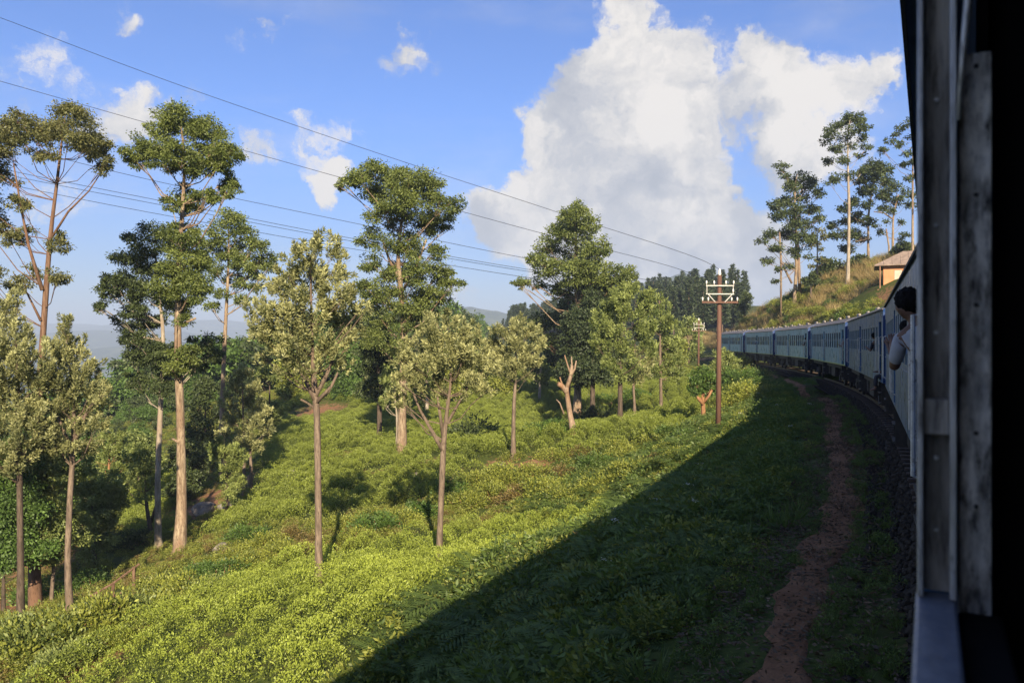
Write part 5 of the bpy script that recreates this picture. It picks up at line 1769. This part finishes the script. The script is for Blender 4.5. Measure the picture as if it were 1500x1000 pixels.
for k in range(75):
    px = rb.uniform(1095, 1330); py = rb.uniform(430, 492) - 0.06 * (px - 1095)
    h_ = hit(px, py, 50, 260)
    if h_ and 60 < h_[1] < 165:
        s_, d_ = track_sd(h_[0], h_[1])
        if d_[0] < -4.0 and not (abs(h_[0] - hx) < 5.5 and hy - 7 < h_[1] < hy + 6):
            shrub(px, py, rb.uniform(9, 16), rb.choice(['leaf_scrub', 'leaf_scrub', 'leaf_broad']), 'low green shrub on the sunny bank above the train', GBK, i); i += 1


# ------------------------------------------------------------------ ground cover (uncountable): instanced tufts
def proto(name, me_):
    o = bpy.data.objects.new(name, me_)
    return o


def tea_proto(seed, leaf, n=620, L=.062, r=.50, h=.66):
    rng = np.random.default_rng(seed)
    a = rng.uniform(0, 2 * math.pi, n); q = np.sqrt(rng.uniform(0, 1, n)) * r
    top = h * (1 - (q / r) ** 3.0 * .8) + rng.normal(size=n) * .035
    lump = .06 * np.sin(a * 3 + seed) * (q / r)
    z = np.where(rng.random(n) < .62, top + lump, rng.uniform(0.0, 1, n) * top)
    c = np.stack([np.cos(a) * q, np.sin(a) * q, z], 1)
    d = np.stack([np.cos(a) * q / r * .6, np.sin(a) * q / r * .6, np.full(n, .75)], 1) + rng.normal(size=(n, 3)) * .55
    V = leaf_quads(c, d, L * rng.uniform(.6, 1.35, n), L * .45 * rng.uniform(.7, 1.2, n), rng, .12)
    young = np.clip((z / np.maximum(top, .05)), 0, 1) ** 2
    T = np.clip(rng.uniform(.0, .34, n) + .55 * young ** 2, 0, 1)  # young tips light; low leaves darkened further as painted shade between bushes
    return quad_mesh('tea_tuft', V, T, leaf)


def fern_proto(seed, leaf='leaf_fern', nf=9, Lf=.62):
    rng = np.random.default_rng(seed)
    V, T = [], []
    for k in range(nf):
        a = rng.uniform(0, 2 * math.pi); L = Lf * rng.uniform(.6, 1.2); rise = rng.uniform(.35, .75)
        m = 15
        t = np.linspace(.12, 1, m)
        px_ = np.stack([np.cos(a) * L * t, np.sin(a) * L * t, rise * L * (1.5 * t - 1.25 * t ** 2) + .05], 1)
        tang = unit(np.gradient(px_, axis=0))
        side = unit(np.cross(tang, np.array([0, 0, 1.0])))
        for sg in (-1, 1):
            d = side * sg + tang * .45 + np.array([0, 0, -.12])
            ll = .22 * L * np.sin(math.pi * np.clip(.12 + .86 * (1 - t) ** .8, 0, 1)) + .02
            W = np.full(m, .05 * L)
            mid = px_ + unit(d) * (ll * .45)[:, None]
            V.append(np.stack([px_, mid + tang * W[:, None] * .5, px_ + unit(d) * ll[:, None], mid - tang * W[:, None] * .5], 1))
            T.append(np.clip(rng.uniform(.1, .9, m) * .6 + rng.uniform(0, .3), 0, 1))
    return quad_mesh('fern_tuft', np.concatenate(V), np.concatenate(T), leaf)


def weed_proto(seed, leaf, n=300, h=.35, r=.3, L=.065, W=.028):
    rng = np.random.default_rng(seed)
    a = rng.uniform(0, 2 * math.pi, n); q = np.sqrt(rng.uniform(0, 1, n)) * r
    z = rng.uniform(.02, 1, n) * h * (1 - .6 * (q / r) ** 2)
    c = np.stack([np.cos(a) * q, np.sin(a) * q, z], 1)
    d = np.stack([np.cos(a), np.sin(a), np.full(n, .5)], 1) + rng.normal(size=(n, 3)) * .6
    return quad_mesh('weed_tuft', leaf_quads(c, d, L * rng.uniform(.6, 1.4, n), W * rng.uniform(.7, 1.3, n), rng), rng.uniform(0, 1, n), leaf)


def grass_proto(seed, leaf, n=40, h=.4, r=.12):
    rng = np.random.default_rng(seed)
    a = rng.uniform(0, 2 * math.pi, n); q = rng.uniform(0, 1, n) * r
    c = np.stack([np.cos(a) * q, np.sin(a) * q, np.zeros(n)], 1)
    d = np.stack([np.cos(a) * .5, np.sin(a) * .5, np.full(n, 1.0)], 1) + rng.normal(size=(n, 3)) * .22
    return quad_mesh('grass_tuft', leaf_quads(c, d, h * rng.uniform(.5, 1.3, n), .016, rng), rng.uniform(0, 1, n), leaf)


def litter_proto(seed):
    rng = np.random.default_rng(seed); n = 26
    c = np.stack([rng.normal(size=n) * .22, rng.normal(size=n) * .22, rng.uniform(.005, .03, n)], 1)
    d = rng.normal(size=(n, 3)) * np.array([1, 1, .15])
    return quad_mesh('litter', leaf_quads(c, d, rng.uniform(.03, .10, n), rng.uniform(.012, .04, n), rng), rng.uniform(0, 1, n), 'leaf_litter')


def flower_proto(seed):
    rng = np.random.default_rng(seed); n = 34
    c = np.stack([rng.normal(size=n) * .05, rng.normal(size=n) * .05, .42 + rng.uniform(-.02, .02, n)], 1)
    return quad_mesh('umbel', leaf_quads(c, rng.normal(size=(n, 3)) * np.array([1, 1, .3]), .022, .016, rng), rng.uniform(.3, 1, n), 'petal_white')


def scatter(name, label, cat, pts, scl, protos, seed=0, tilt=.12):
    rng = np.random.default_rng(seed)
    n = len(pts)
    me_ = bpy.data.meshes.new(name)
    me_.vertices.add(n)
    me_.vertices.foreach_set('co', np.ascontiguousarray(pts, dtype=np.float32).ravel())
    a = me_.attributes.new('rot', 'FLOAT_VECTOR', 'POINT')
    a.data.foreach_set('vector', np.stack([rng.normal(size=n) * tilt, rng.normal(size=n) * tilt, rng.uniform(0, 6.283, n)], 1).astype(np.float32).ravel())
    a = me_.attributes.new('scl', 'FLOAT', 'POINT'); a.data.foreach_set('value', np.asarray(scl, dtype=np.float32))
    a = me_.attributes.new('pick', 'INT', 'POINT'); a.data.foreach_set('value', rng.integers(0, len(protos), n).astype(np.int32))
    o = link(name, me_)
    tag(o, label, cat, kind='stuff')
    ng = bpy.data.node_groups.new(name, 'GeometryNodeTree')
    ng.interface.new_socket('Geometry', in_out='INPUT', socket_type='NodeSocketGeometry')
    ng.interface.new_socket('Geometry', in_out='OUTPUT', socket_type='NodeSocketGeometry')
    nd = ng.nodes
    gi = nd.new('NodeGroupInput'); go = nd.new('NodeGroupOutput')
    ip = nd.new('GeometryNodeInstanceOnPoints')
    jn = nd.new('GeometryNodeJoinGeometry')
    for p in reversed(protos):
        oi = nd.new('GeometryNodeObjectInfo'); oi.inputs['Object'].default_value = p
        oi.inputs['As Instance'].default_value = True
        ng.links.new(oi.outputs['Geometry'], jn.inputs[0])

    def named(nm, typ):
        q = nd.new('GeometryNodeInputNamedAttribute'); q.data_type = typ; q.inputs['Name'].default_value = nm
        return [s_ for s_ in q.outputs if s_.enabled and s_.name == 'Attribute'][0]
    er = nd.new('FunctionNodeEulerToRotation')
    ng.links.new(named('rot', 'FLOAT_VECTOR'), er.inputs[0])
    ng.links.new(gi.outputs[0], ip.inputs['Points'])
    ng.links.new(jn.outputs[0], ip.inputs['Instance'])
    ip.inputs['Pick Instance'].default_value = True
    ng.links.new(named('pick', 'INT'), ip.inputs['Instance Index'])
    ng.links.new(er.outputs[0], ip.inputs['Rotation'])
    ng.links.new(named('scl', 'FLOAT'), ip.inputs['Scale'])
    ng.links.new(ip.outputs[0], go.inputs[0])
    md = o.modifiers.new('scatter', 'NODES'); md.node_group = ng
    return o


def rows(s0, s1, d0, d1, ds, dd, jit, rng):
    """points in rows that follow the contour"""
    S, D_ = np.meshgrid(np.arange(s0, s1, ds), np.arange(d0, d1, dd))
    S = S + rng.uniform(-.5, .5, S.shape) * ds; D_ = D_ + rng.normal(size=D_.shape) * jit
    p = track_pt(S.ravel(), D_.ravel())
    return p[:, 0], p[:, 1], D_.ravel(), S.ravel()


rg = np.random.default_rng(77)
FRONT = wpoly([(95, 990, 20.5), (190, 940, 23.5), (300, 890, 26.5), (400, 845, 29.5), (480, 812, 32.5), (620, 788, 33.7), (750, 762, 37), (905, 745, 33.5), (905, 765, 31), (830, 812, 27.0), (680, 900, 19.5), (510, 1000, 14.2), (450, 1200, 10.5), (150, 1200, 14), (-150, 1150, 17.5)])
# front tea
x, y, d, s = rows(-12, 44, 6.0, 30, .54, 1.46, .07, rg)
ok = inpoly(x, y, FRONT)
ok &= ~((vnoise(x / 1.3, y / 1.3, 8) > .86))
x, y = x[ok], y[ok]
z = Hr(x, y) + .02
pts = np.stack([x, y, z], 1)
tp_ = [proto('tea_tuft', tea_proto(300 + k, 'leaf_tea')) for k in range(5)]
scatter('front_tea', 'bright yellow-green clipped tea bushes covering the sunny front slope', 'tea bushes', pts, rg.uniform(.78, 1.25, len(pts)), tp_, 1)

# tea further off
MID = wpoly([(1010, 640, 50), (1040, 590, 75), (1030, 560, 105), (980, 540, 135), (800, 545, 145), (640, 560, 135), (520, 580, 110), (420, 600, 100), (380, 680, 64), (290, 800, 44), (420, 790, 40), (520, 760, 42), (620, 735, 43), (760, 690, 46), (870, 670, 48)])
LOW = wpoly([(250, 790, 46), (300, 730, 60), (280, 690, 80), (200, 690, 90), (160, 730, 70), (190, 790, 50)])
x, y, d, s = rows(18, 160, 5.5, 62, .80, 1.48, .13, rg)
ok = inpoly(x, y, MID) | inpoly(x, y, LOW)
sx = np.zeros(len(x))
for px, py, D, rad in [(505, 665, 62, 1.8), (790, 662, 47, 1.8), (735, 675, 48, 1.5), (470, 600, 95, 4), (890, 592, 92, 1.8), (600, 700, 52, 1.2), (640, 690, 52, 1.5), (300, 735, 56, 4), (330, 720, 60, 3.5), (555, 700, 52, 1.3)]:
    a, b, c = P(px, py, D); sx = np.maximum(sx, np.exp(-((x - a) ** 2 + (y - b) ** 2) / rad ** 2))
ok &= (sx < .4) & (vnoise(x / 2.0, y / 2.0, 8) < .86)
x, y = x[ok], y[ok]
pts = np.stack([x, y, Hr(x, y)], 1)
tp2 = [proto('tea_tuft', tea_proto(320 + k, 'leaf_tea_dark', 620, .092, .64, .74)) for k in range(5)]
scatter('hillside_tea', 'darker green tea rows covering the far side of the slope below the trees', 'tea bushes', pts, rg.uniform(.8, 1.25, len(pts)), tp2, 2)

# shaded verge between path and tea: ferns and weeds
def area_pts(n, s0, s1, d0, d1, bias=1.0):
    s = s0 + (s1 - s0) * rg.random(n) ** 1.0; d = d0 + (d1 - d0) * rg.random(n) ** bias
    p = track_pt(s, d)
    return p[:, 0], p[:, 1], s, d


def verge(n, s1=95):
    s = -11 + (s1 + 11) * rg.random(n) ** 1.35
    d = 3.25 + 14 * rg.random(n)
    p = track_pt(s, d)
    x, y = p[:, 0], p[:, 1]
    ok = ~inpoly(x, y, FRONT) & (d < np.where(s < 20, 30, 30)) & ~inpoly(x, y, MID)
    ok &= (d < 4.3 + np.maximum(0, 9 + s * .12)) 
    ok &= rg.random(n) < sstep(3.1, 4.0, d) * .95 + .05
    return x[ok], y[ok], d[ok]


fe = [proto('fern_tuft', fern_proto(340 + k)) for k in range(5)]
we = [proto('weed_tuft', weed_proto(350 + k, 'leaf_weed')) for k in range(4)] + [proto('weed_tuft', weed_proto(354 + k, 'leaf_fern', 240, .5, .32, .085, .03)) for k in range(3)]
gr = [proto('grass_tuft', grass_proto(360 + k, 'leaf_fern')) for k in range(3)]
grw = [proto('grass_tuft', grass_proto(364 + k, 'leaf_weed')) for k in range(3)]
dry = [proto('grass_tuft', grass_proto(370 + k, 'leaf_dry', 60, .8, .25)) for k in range(3)]
x, y, d = verge(5200)
pts = np.stack([x, y, Hr(x, y) - .02], 1)
scatter('verge_ferns', 'dark green ferns in the shade of the train beside the dirt path', 'ferns', pts, rg.uniform(.8, 1.9, len(pts)) * sstep(2.4, 5.4, d), fe, 3)
x, y, d = verge(7500)
pts = np.stack([x, y, Hr(x, y) - .03], 1)
scatter('verge_weeds', 'leafy weeds growing between the ferns along the lineside', 'weeds', pts, rg.uniform(.6, 1.9, len(pts)) * sstep(2.2, 5.2, d), we, 4)
x, y, d = verge(1500, 70)
pts = np.stack([x, y, Hr(x, y) - .03], 1)
scatter('verge_grass', 'tufts of grass on the shaded lineside verge', 'grass', pts, rg.uniform(.5, 1.3, len(pts)), gr, 5)
# sparse grass and litter on the worn ground between path and rails
x, y, s, d = area_pts(8500, -11, 110, 1.65, 3.7)
pts = np.stack([x, y, Hr(x, y) - .01], 1)
keep = (vnoise(x * 1.1, y * 1.1, 3) > .38) & (np.abs(d - path_c(s)) > rg.uniform(.12, .42, len(s)))
scatter('lineside_grass', 'short sparse grass on the worn dark ground beside the rails', 'grass', pts[keep], rg.uniform(.15, .42, keep.sum()), gr + we[4:6], 6)
x, y, s, d = area_pts(2600, -11, 60, 1.5, 3.8)
pts = np.stack([x, y, Hr(x, y) + .035], 1)
scatter('leaf_litter', 'dead leaves and twigs lying beside the rails', 'litter', pts, rg.uniform(.6, 1.2, len(pts)), [proto('litter', litter_proto(380 + k)) for k in range(3)], 7, .03)
x, y, d = verge(80, 70)
pts = np.stack([x, y, Hr(x, y) + .15], 1)
scatter('white_flowers', 'small white wild flowers dotted along the lineside slope', 'flowers', pts, rg.uniform(.7, 1.2, len(pts)), [proto('umbel', flower_proto(390 + k)) for k in range(3)], 8)

# general green cover on everything else near
n = 34000
x = np.where(rg.random(n) < .8, rg.uniform(-46, 30, n), rg.uniform(-95, -46, n)); y = 14 + 126 * rg.random(n) ** 1.25
s, d = track_sd(x, y)
ok = (d > 5) & ~inpoly(x, y, FRONT)
mid = inpoly(x, y, MID)
ok &= ~(mid & (rg.random(n) < .94))
# leave the bare earth bare
bare = np.zeros(n)
for px, py, D, rad in [(60, 860, 38, 4), (10, 800, 46, 5), (130, 740, 62, 3.5), (300, 735, 56, 3.5), (330, 720, 60, 3.2), (290, 905, 26.5, 1.0), (200, 945, 24, 1.2), (120, 985, 21, 1.3), (470, 600, 95, 4), (505, 665, 62, 1.6), (790, 662, 47, 1.8), (735, 675, 48, 1.5), (40, 930, 30, 2.2)]:
    a, b, c = P(px, py, D); bare = np.maximum(bare, np.exp(-((x - a) ** 2 + (y - b) ** 2) / rad ** 2))
ok &= rg.random(n) > bare * .92
x, y = x[ok], y[ok]
pts = np.stack([x, y, Hr(x, y) - .03], 1)
scatter('slope_weeds', 'mixed weeds and low growth covering the slope around the tea', 'weeds', pts, rg.uniform(.6, 1.35, len(pts)), we[:4] + grw[:1] + [proto('weed_tuft', weed_proto(358, 'leaf_rust_weed'))], 9)
bp = []
for tr_ in TREES:
    if tr_.location.y < 80 and tr_.location.x < 20:
        for q in range(9):
            a_ = rg.uniform(0, 6.283); r_ = rg.uniform(.15, .75)
            bp.append((tr_.location.x + math.cos(a_) * r_, tr_.location.y + math.sin(a_) * r_))
bp = np.array(bp)
pts = np.stack([bp[:, 0], bp[:, 1], Hr(bp[:, 0], bp[:, 1]) - .03], 1)
scatter('trunk_undergrowth', 'weeds and grass growing round the feet of the trees', 'weeds', pts, rg.uniform(.6, 1.5, len(pts)), we[:4] + grw, 15)
# bank behind the train
n = 20000
x = rg.uniform(14, 90, n); y = rg.uniform(45, 235, n)
s, d = track_sd(x, y)
ok = (d < -3.6) & ~((np.abs(x - hx) < 7) & (y > hy - 9) & (y < hy + 6) & (rg.random(n) < .8))
x, y, d, s = x[ok], y[ok], d[ok], s[ok]
pts = np.stack([x, y, Hr(x, y) - .03], 1)
isdry = (vnoise(x / 6, y / 6, 14) > .60) | ((s > 105) & (rg.random(len(s)) < .75))
scatter('bank_growth', 'yellow-green low growth covering the bank above the train', 'weeds', pts[~isdry], rg.uniform(1.3, 3.0, (~isdry).sum()), we[:4] + grw[:1], 10)
scatter('bank_dry_grass', 'straw-coloured dry grass on the bank above the train', 'grass', pts[isdry], rg.uniform(.8, 1.9, isdry.sum()), dry + grw[:1], 11)

# ballast stones along the rails
def stone_mesh(seed):
    bm = bmesh.new(); bmesh.ops.create_icosphere(bm, subdivisions=1, radius=.035)
    rs = random.Random(seed)
    for v in bm.verts: v.co *= rs.uniform(.65, 1.25)
    me_ = bpy.data.meshes.new('stone'); bm.to_mesh(me_); bm.free(); me_.materials.append(MATS['ballast'])
    return me_


x, y, s, d = area_pts(16000, -10, 130, .95, 2.1)
pts = np.stack([x, y, np.interp(d, [.9, 1.38, 1.75, 2.1], [-.17, -.19, -.46, -.44])], 1)
scatter('ballast_stones', 'dark ballast stones along the edge of the track', 'ballast', pts, rg.uniform(.6, 1.9, len(pts)), [proto('stone', stone_mesh(k)) for k in range(4)], 12, 1.5)

# woods on the hill and in the valley
pw = [proto('pine_crown', PINES[k][0]) for k in range(4)]
n = 1500
D = 330 + 250 * rg.random(n); px = rg.uniform(745, 1010, n)
x = (px - HX) / F * D; y = D
z = H(x, y)
ok = z > -14
pts = np.stack([x, y, z - 1.0], 1)[ok]
scatter('pine_wood', 'dark pine wood covering the long ridge behind the tea slope', 'wood', pts, rg.uniform(.55, 1.0, len(pts)), pw, 13, .03)


def crown_proto(seed):
    rng = np.random.default_rng(seed)
    cl = [(rng.normal() * 1.3, rng.normal() * 1.3, 3.4 + rng.normal() * 1.0, rng.uniform(.9, 1.5)) for _ in range(9)]
    V, T = gum_leaves(cl, .36, .20, 2.6, rng, .9)
    return quad_mesh('valley_crown', V, T, 'leaf_broad' if seed % 2 else 'leaf_gum_dark')


vx_ = rg.uniform(-110, -46, 260); vy_ = rg.uniform(60, 140, 260)
vw = [proto('valley_crown', crown_proto(410 + k)) for k in range(4)]
n = 5200
D = 128 + 620 * rg.random(n) ** 1.3; px = rg.uniform(-120, 735, n)
x = (px - HX) / F * D; y = D
ok = (vnoise(x / 30, y / 30, 31) > .25) & (x < -14)
x, y = np.concatenate([x[ok], vx_]), np.concatenate([y[ok], vy_])
pts = np.stack([x, y, H(x, y) - .6], 1)
sz_ = np.concatenate([rg.uniform(.9, 2.0, len(pts) - len(vx_)), rg.uniform(.35, .75, len(vx_))])
scatter('valley_wood', 'hazy woodland covering the valley side below the tea slope', 'wood', pts, sz_, vw, 14, .05)

# ------------------------------------------------------------------ haze
hz_ = MB().box(-9400, 9400, -2900, 9600, -420, 290)
o = link('haze', hz_.mesh('haze'))
tag(o, kind='stuff')
m, t = newmat('haze')
pv = t.n('ShaderNodeVolumePrincipled', {'Color': (0.58, 0.72, 0.97, 1), 'Density': 0.00030, 'Anisotropy': 0.0})
t.n('ShaderNodeOutputMaterial', {'Volume': pv.outputs[0]})
o.data.materials.append(m)
